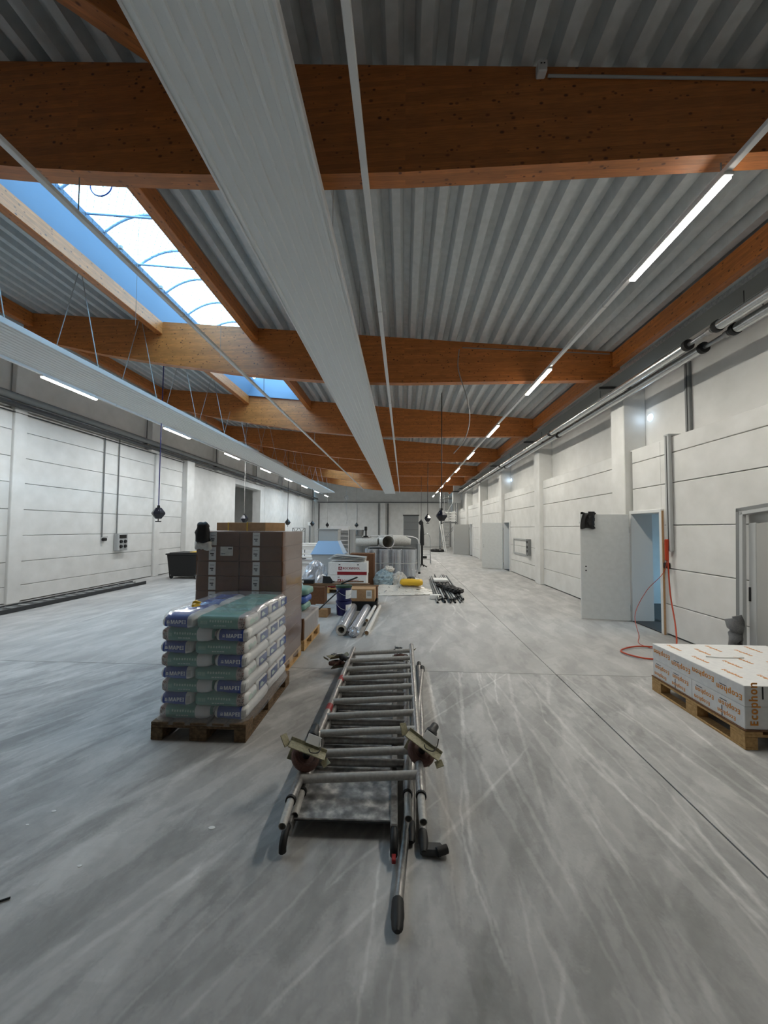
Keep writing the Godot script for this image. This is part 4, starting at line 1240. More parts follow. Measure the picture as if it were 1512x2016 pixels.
# castor: brown wheel under folded olive plates with a white plate, seen along its local z axis
func castor(label: String, at: Vector3, toward: Vector3, roll := 0.0) -> Node3D:
	var t := thing("scaffold_castor", label, "castor", at, 0.0, "castors of the folded scaffold")
	var z := toward.normalized()
	var x := Vector3.UP.cross(z).normalized()
	t.basis = Basis(x, z.cross(x), z) * Basis(Vector3.BACK, roll)
	var tilt := Basis(Vector3.BACK, -0.42)
	var ax := frame_of(Vector3(0.30, 0.55, 0.78))
	var w := S()
	lathe(w, [Vector2(0.0, -0.012), Vector2(0.052, -0.012), Vector2(0.060, -0.020), Vector2(0.078, -0.024), Vector2(0.090, -0.018), Vector2(0.095, 0.0), Vector2(0.090, 0.018), Vector2(0.078, 0.024), Vector2(0.060, 0.020), Vector2(0.052, 0.012), Vector2(0.0, 0.012)], 30, Transform3D(ax, Vector3(0.0, -0.028, -0.02)))
	obj("wheel", w, M.wheel_rubber, t)
	var hb := S()
	lathe(hb, [Vector2(0.0, -0.03), Vector2(0.024, -0.03), Vector2(0.024, 0.034), Vector2(0.0, 0.034)], 12, Transform3D(ax, Vector3(0.0, -0.028, -0.02)))
	obj("hub", hb, M.dark_grey, t.get_node("wheel"))
	bx("fork_plate", tilt * Vector3(0.005, 0.012, 0.045), Vector3(0.25, 0.006, 0.085), M.olive_steel, t, 0.002, tilt * Basis(Vector3.RIGHT, 0.55))
	bx("fork_lip", tilt * Vector3(0.005, 0.034, 0.012), Vector3(0.25, 0.040, 0.006), M.olive_steel, t, 0.002, tilt * Basis(Vector3.RIGHT, 0.1))
	bx("fork_plate", tilt * Vector3(0.0, -0.02, -0.065), Vector3(0.20, 0.10, 0.006), M.olive_steel, t, 0.002, tilt)
	bx("end_tab", tilt * Vector3(-0.150, 0.020, 0.04), Vector3(0.075, 0.006, 0.075), M.olive_steel, t, 0.002, tilt * Basis(Vector3.BACK, -0.75) * Basis(Vector3.RIGHT, 0.55))
	bx("end_tab", tilt * Vector3(0.142, -0.018, 0.05), Vector3(0.05, 0.005, 0.07), M.olive_steel, t, 0.002, tilt * Basis(Vector3.BACK, 0.9) * Basis(Vector3.RIGHT, 0.55))
	bx("white_plate", tilt * Vector3(0.025, 0.076, 0.018), Vector3(0.095, 0.058, 0.008), M.label_white, t, 0.002, tilt * Basis(Vector3.RIGHT, -0.1))
	var wr := S()
	tube(wr, curve([tilt * Vector3(0.07, 0.10, 0.03), tilt * Vector3(0.082, 0.06, 0.035), tilt * Vector3(0.075, 0.02, 0.07), tilt * Vector3(0.03, 0.005, 0.085), tilt * Vector3(0.01, 0.02, 0.08)], 5), 0.0035, 6)
	obj("spring_clip", wr, M.black, t)
	var sp := S()
	lathe(sp, [Vector2(0.0, 0.0), Vector2(0.036, 0.0), Vector2(0.040, 0.012), Vector2(0.040, 0.04), Vector2(0.028, 0.055), Vector2(0.028, 0.12), Vector2(0.0, 0.12)], 14, Transform3D(frame_of(Vector3(0.25, 0.55, -0.8)), Vector3(0.045, 0.075, -0.02)))
	obj("stem_collar", sp, M.dark_grey, t)
	return t

func build_scaffold() -> void:
	# platform at the bottom
	var p := thing("scaffold_platform", "scuffed aluminium scaffold platform lying under the ladder frames", "scaffold platform", Vector3(-0.37, 0, -3.5), 0.02)
	bx("deck_plate", Vector3(0, 0.085, -0.12), Vector3(0.56, 0.012, 2.72), M.alu_plate, p, 0.002)
	bx("end_beam", Vector3(0, 0.045, 1.05), Vector3(0.55, 0.06, 0.03), M.alu_dusty, p, 0.002)
	bx("plate_lip", Vector3(0, 0.078, 1.237), Vector3(0.56, 0.012, 0.006), M.dark_grey, p, 0.001)
	for s in [-1.0, 1.0]:
		bx("side_rail", Vector3(0.297 * s, 0.07, -0.06), Vector3(0.042, 0.085, 2.72), M.alu_dusty, p, 0.006)
		for e in [1.0, -1.0]:
			var st := S()
			var z: float = -0.06 + 1.36 * e
			tube(st, curve([Vector3(0.297 * s, 0.08, z - 0.03 * e), Vector3(0.297 * s, 0.085, z + 0.04 * e), Vector3(0.297 * s, 0.055, z + 0.085 * e), Vector3(0.297 * s, 0.022, z + 0.09 * e)], 5), 0.021, 10)
			obj("hook", st, M.black, p)
	bx("safety_catch", Vector3(0.297, 0.035, 1.42), Vector3(0.022, 0.022, 0.06), M.red_paint, p, 0.004)
	bx("stretcher", Vector3(0.0, 0.04, -0.5), Vector3(0.55, 0.05, 0.03), M.alu_dusty, p, 0.004)
	# two ladder frames
	var lower := []
	for k in 8: lower.append(-2.73 - 0.275 * k)
	ladder_frame("ladder_frame", "lower aluminium ladder frame with darker rungs, between platform and top frame", -0.62, 0.125, 0.03, 0.135, -2.42, -4.92, lower, M.alu_dusty)
	var upper := []
	for k in 10: upper.append(-2.46 - 0.27 * k)
	var uf := ladder_frame("ladder_frame", "top aluminium ladder frame with pale rungs and white spigots, lying on the pile", -0.645, 0.175, 0.105, 0.23, -2.27, -5.1, upper, M.alu_rung)
	for z in [-3.35, -4.0]:
		var st := S()
		tube(st, [Vector3(-0.645, 0.175, z) - uf.position, Vector3(-0.645, 0.175, z - 0.11) - uf.position], 0.0288, 12, false)
		obj("red_label", st, M.red_paint, uf)
	# castors: two big ones on top, two brackets behind
	castor("brown wheeled castor at the tube end beside the platform's bare edge", Vector3(-0.635, 0.285, -2.56), Vector3(0.25, 0.50, 0.85))
	castor("brown wheeled castor at the tube end beside the long braces", Vector3(0.125, 0.30, -2.64), Vector3(-0.05, 0.50, 0.87), -0.12)
	castor("castor lying at the far foot of the frames, away from the braces", Vector3(-0.80, 0.145, -4.74), Vector3(-0.5, 0.6, -0.5), 0.6)
	castor("castor lying at the far foot of the frames, beside the braces", Vector3(-0.02, 0.14, -5.04), Vector3(0.3, 0.5, -0.8), 0.3)
	# long braces along the right side
	for a in [[Vector3(0.235, 0.03, -4.8), Vector3(0.075, 0.052, -2.95), Vector3(-0.02, 0.035, -1.82), 0.024, "longest scaffold brace tube, its black hook end reaching past the platform"], [Vector3(0.20, 0.03, -4.95), Vector3(0.165, 0.03, -3.5), Vector3(0.115, 0.03, -2.24), 0.022, "scaffold outrigger tube ending in a black swivel foot"], [Vector3(0.10, 0.03, -4.7), Vector3(0.09, 0.03, -3.5), Vector3(0.05, 0.03, -2.3), 0.020, "thin scaffold brace tube tucked beside the platform"]]:
		var t := thing("scaffold_brace", a[4], "scaffold tube", Vector3(a[1].x, 0, a[1].z), 0.0, "braces of the folded scaffold")
		var st := S()
		tube(st, [a[0] - t.position, a[1] - t.position, a[2] - t.position], a[3], 12)
		obj("brace_tube", st, M.alu_dusty, t)
		for e in [a[0], a[2]]:
			var sg := 1.0 if e == a[2] else -1.0
			var sh := S()
			var q: Vector3 = e - t.position
			tube(sh, curve([q - Vector3(0, 0, 0.03 * sg), q + Vector3(0, 0.006, 0.05 * sg), q + Vector3(0.0, -0.004, 0.10 * sg)], 4), [a[3] + 0.004, a[3] + 0.004, a[3] + 0.005, a[3] + 0.006, a[3] + 0.006, a[3] + 0.003, a[3] + 0.002, a[3], a[3] * 0.6], 10)
			obj("hook_end", sh, M.black, t)
	var ft := thing("swivel_foot", "black swivel foot with a knob at the end of the outrigger tube", "scaffold foot", Vector3(0.155, 0.0, -2.17))
	bx("foot_plate", Vector3(0, 0.02, 0), Vector3(0.12, 0.035, 0.07), M.dark_grey, ft, 0.01)
	var kn := S()
	rod(kn, Vector3(0.03, 0.03, 0.03), Vector3(0.085, 0.035, 0.01), 0.022, 10)
	obj("knob", kn, M.black, ft)

# ---------------------------------------------------------------- pallets
# wooden pallet, w along x, l along z: boards on blocks
func pallet(label: String, at: Vector3, w: float, l: float, m: Material, turn := 0.0) -> Node3D:
	var t := thing("wooden_pallet", label, "pallet", at, turn, "wooden pallets")
	for k in 5:
		bx("deck_board", Vector3(lerpf(-w / 2 + 0.07, w / 2 - 0.07, k / 4.0), 0.133, 0), Vector3(0.14 if k % 2 == 0 else 0.10, 0.022, l), m, t, 0.003)
	for k in 3:
		bx("stringer_board", Vector3(0, 0.111, lerpf(-l / 2 + 0.0725, l / 2 - 0.0725, k / 2.0)), Vector3(w, 0.022, 0.145), m, t, 0.003)
		bx("bottom_board", Vector3(lerpf(-w / 2 + 0.05, w / 2 - 0.05, k / 2.0), 0.011, 0), Vector3(0.10 if k != 1 else 0.145, 0.022, l), m, t, 0.003)
	for i in 3:
		for j in 3:
			bx("block", Vector3(lerpf(-w / 2 + 0.05, w / 2 - 0.05, i / 2.0), 0.061, lerpf(-l / 2 + 0.0725, l / 2 - 0.0725, j / 2.0)), Vector3(0.10 if i != 1 else 0.145, 0.078, 0.145), m, t, 0.003)
	return t

func word(text: String, size: float, m: Material, italic := false, bold := true) -> TextMesh:
	var key := text + str(size) + str(italic)
	if M.has(key): return M[key]
	var f := SystemFont.new()
	f.font_names = PackedStringArray(["Droid Sans"])
	f.font_weight = 700 if bold else 400
	f.font_italic = italic
	var tm := TextMesh.new()
	tm.font = f
	tm.text = text
	tm.font_size = 32
	tm.pixel_size = size / 32.0
	tm.depth = 0.0012
	tm.curve_step = 4.0
	M[key] = tm
	return tm

func put_word(text: String, size: float, m: Material, parent: Node, at: Vector3, bas := Basis(), italic := false, called := "printed_word") -> MeshInstance3D:
	var o := obj(called, word(text, size, m, italic), m, parent)
	o.transform = Transform3D(bas, at)
	return o

func bag_texture(bands: Array, marks: Array) -> ImageTexture:
	var im := Image.create(256, 64, false, Image.FORMAT_RGB8)
	var x := 0
	for b in bands:
		im.fill_rect(Rect2i(int(b[0] * 256), 0, 256 - int(b[0] * 256), 64), b[1])
	for k in marks: im.fill_rect(Rect2i(int(k[0] * 256), int(k[1] * 64), maxi(1, int(k[2] * 256)), maxi(1, int(k[3] * 64))), k[4])
	return ImageTexture.create_from_image(im)

func bag_materials() -> void:
	var W := rgb8(214, 214, 212); var B := rgb8(28, 62, 150); var G := rgb8(104, 152, 136); var K := rgb8(40, 40, 42); var LG := rgb8(186, 205, 196)
	var r := RandomNumberGenerator.new(); r.seed = 8
	var bar := []
	for k in 7: bar.append([0.83 + 0.015 * k, 0.25, 0.007, 0.5, K])
	var photo := []
	for k in 60: photo.append([0.84 + r.randf() * 0.1, r.randf() * 0.75 + 0.1, 0.012, 0.06, [rgb8(120, 60, 60), rgb8(80, 70, 60), rgb8(190, 180, 170), rgb8(60, 60, 70)][k % 4]])
	var txt := []
	for k in 9: txt.append([0.28 + 0.05 * k, 0.30 + 0.02 * (k % 2), 0.03, 0.16, LG])
	for k in 12: txt.append([0.10 + 0.012 * k, 0.35, 0.005, 0.28, LG])
	for k in 8: txt.append([0.36 + 0.03 * k, 0.70, 0.018, 0.09, rgb8(220, 225, 222)])
	var kinds := {
		"bag_blue_left": [[[0, W], [0.11, B], [0.81, W]], bar],
		"bag_blue_right": [[[0, W], [0.13, B], [0.85, W]], bar.map(func(q): return [q[0] + 0.03, q[1], q[2], q[3], q[4]])],
		"bag_green_right": [[[0, LG], [0.03, G], [0.82, rgb8(170, 160, 155)], [0.95, W]], photo + txt],
		"bag_green_left": [[[0, W], [0.04, rgb8(170, 160, 155)], [0.17, G], [0.72, W], [0.98, G]], photo.map(func(q): return [q[0] - 0.79, q[1], q[2], q[3], q[4]]) + txt]}
	for k in kinds:
		var m := mk(k, Color.WHITE, 0.42)
		m.albedo_texture = bag_texture(kinds[k][0], kinds[k][1])

func build_bag_pallet() -> void:
	bag_materials()
	pallet("dark worn pallet under the stack of blue and green bags", Vector3(-1.675, 0, -3.75), 0.80, 1.2, M.pallet_old)
	var base := Vector3(-1.68, 0.147, -3.20)
	var lh := 0.1065
	var sA := S(); cushion(sA, Vector3(0.285, 0.112, 0.55), 0.045, 0.004, 0.012, 3)
	var mA := sA.commit()
	var sB := S(); cushion(sB, Vector3(0.455, 0.112, 0.275), 0.045, 0.004, 0.012, 5)
	var mB := sB.commit()
	# small house-like mark in front of the word on the bag
	var lg := S()
	for q in [[[-0.013, -0.011], [-0.009, -0.011], [-0.004, 0.011], [-0.008, 0.011]], [[0.013, -0.011], [0.009, -0.011], [0.004, 0.011], [0.008, 0.011]], [[-0.008, 0.011], [0.008, 0.011], [0.007, 0.007], [-0.007, 0.007]], [[-0.011, -0.011], [0.011, -0.011], [0.010, -0.007], [-0.010, -0.007]], [[-0.004, -0.007], [0.004, -0.007], [0.002, 0.002], [-0.002, 0.002]]]:
		var pl := PackedVector2Array()
		for v in q: pl.append(Vector2(v[0], v[1]))
		prism(lg, pl, 0.0, 0.001)
	var logo := lg.commit()
	var ordn := ["lowest", "second lowest", "third", "fourth", "fifth", "sixth", "seventh", "topmost"]
	for L in 8:
		var flip := L % 2 == 0        # even layers: green to the left, blue to the right
		var y := base.y + lh * (L + 0.5)
		var sag := 0.012 * L / 7.0
		var xb := (0.375 - 0.14) * (1.0 if flip else -1.0)
		var xg := (-0.375 + 0.228) * (1.0 if flip else -1.0)
		for k in 2:
			if k == 1 and L < 7 and not flip: continue      # wholly hidden inside the stack
			var where := "at the open front end" if k == 0 else "toward the carton stack"
			var lab := "cement bag showing its blue %s band, %s layer, %s" % ["end" , ordn[L], where]
			var t := thing("cement_bag", lab, "bag", Vector3(base.x + xb + rng.randf_range(-0.008, 0.008), y, base.z - 0.28 - 0.56 * k), rng.randf_range(-0.02, 0.02), "bags on the dark pallet")
			obj("bag_body", mA, M.bag_blue_right if flip else M.bag_blue_left, t)
			if k == 0:
				put_word("MAPEI", 0.044, M.print_white, t, Vector3(0.028 if flip else 0.018, 0.004, 0.2885), Basis(), true)
				var o := obj("printed_emblem", logo, M.print_white, t)
				o.position = Vector3(-0.058 if flip else -0.068, 0.004, 0.2885)
		for k in 4:
			if k > 0 and L < 7 and flip: continue           # wholly hidden inside the stack
			var pos := ["at the open front end", "second from the front end", "third from the front end", "toward the carton stack"]
			var lab := "cement bag showing a green side, %s layer, %s" % [ordn[L], pos[k]]
			var t := thing("cement_bag", lab, "bag", Vector3(base.x + xg + rng.randf_range(-0.008, 0.008), y, base.z - 0.14 - 0.28 * k), rng.randf_range(-0.025, 0.025), "bags on the dark pallet")
			obj("bag_body", mB, M.bag_green_left if flip else M.bag_green_right, t)
			if k > 0 and not flip:
				# blue ends of these bags face the aisle
				var e := S()
				box(e, Vector3(0.2265, 0.0, 0.0), Vector3(0.006, 0.078, 0.19), 0.002)
				obj("blue_band", e, M.bag_band_blue if M.has("bag_band_blue") else mk("bag_band_blue", rgb8(40, 66, 130), 0.5), t)
	# stretch film round the stack
	var fm := S()
	var g := []
	var ns := FastNoiseLite.new(); ns.seed = 6; ns.frequency = 2.6; ns.fractal_octaves = 4
	var rows := 44; var cols := 110
	for i in rows + 1:
		var row := []
		var v := float(i) / rows
		var y := lerpf(0.125, 1.03, v)
		var grow := 0.035 * pow(1.0 - clampf(v / 0.16, 0.0, 1.0), 2.0) + 0.006
		var scal := -0.012 * pow(absf(cos(PI * (y - base.y) / lh)), 6.0) if y > base.y + 0.05 and y < 0.98 else 0.0
		if v > 0.96: grow -= 0.03 * (v - 0.96) / 0.04
		for j in cols:
			var a := TAU * j / cols
			var hx := 0.385 + grow + scal; var hz := 0.575 + grow + scal
			var cx := pow(absf(cos(a)), 0.28) * signf(cos(a)); var sz := pow(absf(sin(a)), 0.28) * signf(sin(a))
			var n := ns.get_noise_3d(cx * 1.2, y * 2.3, sz * 1.2) * 0.012
			row.append(Vector3(-1.68 + cx * (hx + n), y, -3.765 + sz * (hz + n)))
		g.append(row)
	sheet(fm, g, true)
	var g2 := []
	for i in 13:
		var row := []
		var k := 1.0 - i / 12.0
		for j in cols:
			var p: Vector3 = g[rows][j]
			var q := Vector3(-1.68, 0, -3.765)
			var x := lerpf(q.x, p.x, k); var z := lerpf(q.z, p.z, k)
			var y := 1.03 + 0.02 * (1.0 - k) + 0.028 * absf(ns.get_noise_2d(x * 2.5 + 3.0, z * 1.4)) * minf(1.0, (1.0 - k) * 5.0)
			row.append(Vector3(x, y, z))
		g2.append(row)
	sheet(fm, g2, true)
	tag(obj("stretch_film", fm, M.stretch_film), "clear creased stretch film around the stack of cement bags", "film")
	for a in [[-1.86, -3.42, 0.3], [-1.80, -3.30, 1.2]]:
		var st := S()
		var p := PackedVector2Array([Vector2(-0.035, 0), Vector2(0.035, 0), Vector2(0.03, 0.012), Vector2(-0.01, 0.028), Vector2(-0.03, 0.02)])
		prism(st, p, -0.015, 0.015)
		var o := obj("yellow_wedge", st, M.yellow)
		o.position = Vector3(a[0], 1.062, a[1]); o.rotation.y = a[2]
		tag(o, "tiny yellow plastic wedge on the film of the bag stack", "wedge", "yellow wedges on the bag stack")

# a carton with flap seam and tape on the top
func carton(label: String, at: Vector3, s: Vector3, m: Material, group := "", turn := 0.0, tape := true) -> Node3D:
	var t := thing("carton", label, "box", at, turn, group)
	bx("carton_body", Vector3(0, s.y / 2, 0), s, m, t, 0.004)
	if tape:
		bx("tape", Vector3(0, s.y + 0.0004, 0), Vector3(s.x + 0.001, 0.0012, 0.05), M.cardboard_light, t, 0.0)
	return t

func build_carton_pallets() -> void:
	pallet("light pallet under the tall stack of brown cartons", Vector3(-1.92, 0, -4.86), 1.03, 0.95, M.pallet_wood)
	var names := ["ninth and lowest", "eighth", "seventh", "sixth", "fifth", "fourth", "third", "second", "top"]
	for L in 9:
		for c in 2:
			var x := -2.18 + 0.522 * c
			var t := carton("brown carton in the tall stack, %s row, %s column" % [names[L], ["bin-side", "ladder-side"][c]], Vector3(x + rng.randf_range(-0.003, 0.003), 0.147 + 0.1725 * L, -4.87 + rng.randf_range(-0.004, 0.004)), Vector3(0.510, 0.170, 0.86), M.cardboard, "cartons of the tall stack", 0.0, L == 8)
			if L >= 3:
				var wl := bx("white_label", Vector3(-0.06, 0.086, 0.4305), Vector3(0.085, 0.152, 0.0016), M.label_white, t, 0.0)
				bx("label_print", Vector3(-0.065, 0.085, 0.4316), Vector3(0.045, 0.012, 0.001), M.print_black, wl, 0.0)
				bx("label_print", Vector3(-0.06, 0.065, 0.4316), Vector3(0.025, 0.018, 0.001), M.mid_grey, wl, 0.0)
				bx("label_print", Vector3(-0.06, 0.125, 0.4316), Vector3(0.055, 0.006, 0.001), M.mid_grey, wl, 0.0)
			if L == 7 and c == 0:
				var ish := bx("info_sheet", Vector3(0.11, 0.115, 0.4305), Vector3(0.15, 0.105, 0.0016), M.plastic_sheet, t, 0.0)
				bx("label_print", Vector3(0.15, 0.145, 0.4316), Vector3(0.045, 0.016, 0.001), M.print_black, ish, 0.0)
				bx("label_print", Vector3(0.07, 0.085, 0.4316), Vector3(0.05, 0.010, 0.001), M.mid_grey, ish, 0.0)
	var fm := S()
	var ns := FastNoiseLite.new(); ns.seed = 17; ns.frequency = 3.0; ns.fractal_octaves = 4
	var g := []
	for i in 41:
		var row := []
		var y := lerpf(0.10, 1.708, i / 40.0)
		for j in 120:
			var a := TAU * j / 120
			var cx := pow(absf(cos(a)), 0.12) * signf(cos(a)); var sz := pow(absf(sin(a)), 0.12) * signf(sin(a))
			var n := ns.get_noise_3d(cx, y * 3.5, sz) * 0.006
			row.append(Vector3(-1.92 + cx * (0.534 + n), y, -4.87 + sz * (0.444 + n)))
		g.append(row)
	sheet(fm, g, true)
	tag(obj("stretch_film", fm, M.thin_film), "clear stretch film tight around the tall carton stack", "film")
	var lb := thing("flat_carton", "long flat brown carton lying across the tall carton stack", "box", Vector3(-1.92, 1.702, -4.76), -0.42)
	bx("carton_body", Vector3(0, 0.055, 0), Vector3(0.82, 0.10, 0.34), M.cardboard_light, lb, 0.004)
	for x in [-0.2, 0.12]: bx("packing_tape", Vector3(x, 0.056, 0), Vector3(0.018, 0.103, 0.343), M.yellow, lb, 0.0)
	var bf := S()
	cushion(bf, Vector3(0.15, 0.235, 0.09), 0.042, 0.0, 0.03, 12, 10, 12, 8)
	var bo := obj("black_foil", bf, M.black)
	bo.position = Vector3(-2.335, 1.685, -4.385)
	tag(bo, "crumpled black foil hanging over the corner of the carton stack", "foil")
	var wf := S()
	cushion(wf, Vector3(0.20, 0.09, 0.06), 0.028, 0.0, 0.04, 15, 12, 6, 6)
	var wo := obj("film_tuft", wf, M.plastic_sheet)
	wo.position = Vector3(-2.33, 1.535, -4.395)
	tag(wo, "white film tuft bunched below the black foil", "film")

	# smaller pallet behind, with a wrapped carton and bags
	pallet("light pallet under the wrapped carton and three bags", Vector3(-1.80, 0, -5.98), 0.80, 1.0, M.pallet_wood)
	carton("low carton wrapped in dull film below the three bags", Vector3(-1.80, 0.147, -5.95), Vector3(0.76, 0.30, 0.92), M.cardboard)
	var wf2 := S()
	var g3 := []
	var ns2 := FastNoiseLite.new(); ns2.seed = 41; ns2.frequency = 4.0
	for i in 11:
		var row := []
		for j in 30:
			var z := lerpf(-5.50, -6.42, j / 29.0)
			var v := i / 10.0
			var p := Vector3(-1.405, lerpf(0.12, 0.46, v / 0.6), z) if v < 0.6 else Vector3(lerpf(-1.41, -2.1, (v - 0.6) / 0.4), 0.457, z)
			p += Vector3(1, 1, 0) * 0.006 * ns2.get_noise_2d(z * 3.0, v * 6.0)
			row.append(p)
		g3.append(row)
	sheet(wf2, g3)
	tag(obj("stretch_film", wf2, M.dusty_film), "dull film over the low carton below the three bags", "film")
	for k in 3:
		var st := S()
		cushion(st, Vector3(0.62, 0.115, 0.40), 0.05, 0.006, 0.015, 50 + k)
		var o := obj("building_bag", st, (M.bag_plain_green if M.has("bag_plain_green") else mk("bag_plain_green", rgb8(112, 150, 136), 0.45)) if k != 1 else mk("bag_plain_blue", rgb8(70, 100, 175), 0.45))
		o.position = Vector3(-1.82 + 0.02 * k, 0.517 + 0.118 * k, -6.12)
		tag(o, ["bottom green bag on the film-wrapped carton", "blue and white bag in the middle of three on the wrapped carton", "uppermost green bag on the film-wrapped carton"][k], "bag", "bags on the wrapped carton")

# ---------------------------------------------------------------- printed cartons by the wall
func build_panel_pallet() -> void:
	pallet("pale pallet under the white printed cartons near the leaning frame", Vector3(3.33, 0, -3.88), 1.20, 1.16, M.pallet_wood)
	var x0 := 2.74; var x1 := 3.93
	var xm := (x0 + x1) / 2.0; var w := x1 - x0
	bx("cardboard_sheet", Vector3(xm, 0.152, -3.88), Vector3(w + 0.02, 0.008, 1.17), M.cardboard, self, 0.0)
	tag(get_child(get_child_count() - 1), "thin brown cardboard sheet between pallet and printed cartons", "sheet")
	var face := Basis(Vector3.UP, -PI / 2) * Basis(Vector3.BACK, PI)       # faces -x, upside down
	var topb := Basis(Vector3.UP, -PI / 2) * Basis(Vector3.RIGHT, -PI / 2)
	var defs := [["lower printed white carton, the half nearer the open doorway", -4.165, 0.57, 0.157, 0.18], ["lower printed white carton, the half away from the doorway", -3.592, 0.57, 0.157, 0.18], ["printed white carton covering the whole top of the pallet load", -3.88, 1.15, 0.338, 0.165]]
	for i in 3:
		var d: Array = defs[i]
		var t := thing("printed_carton", d[0], "box", Vector3(xm, d[3], d[1]), 0.0, "printed cartons by the leaning frame")
		bx("carton_body", Vector3(0, d[4] / 2.0, 0), Vector3(w, d[4], d[2]), M.carton_white, t, 0.004)
		var n := 2 if i < 2 else 4
		for k in n:
			var z: float = lerpf(-d[2] / 2 + 0.15, d[2] / 2 - 0.15, float(k) / maxi(n - 1, 1))
			var ys := [0.115] if i < 2 else [0.06]
			for y in ys:
				put_word("Ecophon", 0.064 if i == 2 else 0.054, M.print_orange, t, Vector3(-w / 2 - 0.0008, y + (0.035 if i == 2 and k % 2 == 0 else 0.0), z), face)
				if i < 2: put_word("Ecophon", 0.046, M.print_orange, t, Vector3(-w / 2 - 0.0008, 0.04, z - 0.03), face)
				bx("small_print", Vector3(-w / 2 - 0.0006, y + 0.032, z - 0.06), Vector3(0.0012, 0.006, 0.075), M.print_black, t, 0.0)
		if i < 2:
			bx("hand_slot", Vector3(-w / 2 - 0.0004, 0.05, 0.06), Vector3(0.0016, 0.09, 0.008), M.black, t, 0.0)
	var top := get_child(get_child_count() - 1)
	for r in 6:
		for k in 3:
			put_word("Ecophon", 0.05, M.print_orange, top, Vector3(-w / 2 + 0.13 + 0.2 * r, 0.1655, -0.36 + 0.36 * k + 0.12 * (r % 2 - 0.5)), topb)
	# words on the near end, set upright along the edge
	var up := Basis(Vector3.BACK, PI / 2)
	put_word("Ecophon", 0.085, M.print_orange, top, Vector3(-w / 2 + 0.07, 0.02, 0.5758), up)
	put_word("Ecophon", 0.085, M.print_orange, top, Vector3(-w / 2 + 0.27, 0.05, 0.5758), up)
	bx("small_print", Vector3(-w / 2 + 0.14, 0.11, 0.5758), Vector3(0.012, 0.10, 0.0012), M.print_black, top, 0.0)
	var st := S()
	tube(st, curve([Vector3(2.98, 0.509, -4.02), Vector3(3.02, 0.512, -4.0), Vector3(3.1, 0.509, -3.99), Vector3(3.32, 0.509, -4.0)], 6), 0.0065, 6)
	tag(obj("offcut_strip", st, M.label_white), "thin white offcut lying on the printed carton", "offcut")

# ---------------------------------------------------------------- heap of materials in the middle
func bucket(label: String, at: Vector3, lid: bool) -> Node3D:
	var t := thing("plastic_bucket", label, "bucket", at, 0.6, "stacked buckets")
	var st := S()
	lathe(st, [Vector2(0, 0), Vector2(0.118, 0), Vector2(0.125, 0.01), Vector2(0.138, 0.25), Vector2(0.145, 0.25), Vector2(0.145, 0.27), Vector2(0.12, 0.27)], 24)
	obj("bucket_body", st, M.navy_bucket, t)
	var sl := S()
	var lg := []
	for i in 5:
		var row := []
		for j in 9:
			var an := lerpf(0.35, 1.75, j / 8.0); var yy := lerpf(0.05, 0.21, i / 4.0)
			row.append(Vector3(cos(an), 0, sin(an)) * (0.1285 + 0.052 * (yy - 0.01)) + Vector3(0, yy, 0))
		lg.append(row)
	sheet(sl, lg)
	obj("printed_label", sl, M.label_white, t.get_node("bucket_body"))
	if lid:
		var s2 := S()
		lathe(s2, [Vector2(0.15, 0.255), Vector2(0.152, 0.285), Vector2(0.13, 0.292), Vector2(0.12, 0.283), Vector2(0, 0.283)], 24)
		obj("bucket_lid", s2, M.green_plastic, t)
	var hs := S()
	var pts := []
	for k in 13: pts.append(Vector3(0.147 * cos(PI * k / 12.0), 0.23 - 0.12 * sin(PI * k / 12.0), 0.147 * sin(PI * k / 12.0) + 0.004))
	tube(hs, pts, 0.004, 5)
	obj("wire_handle", hs, M.light_grey, t)
	return t

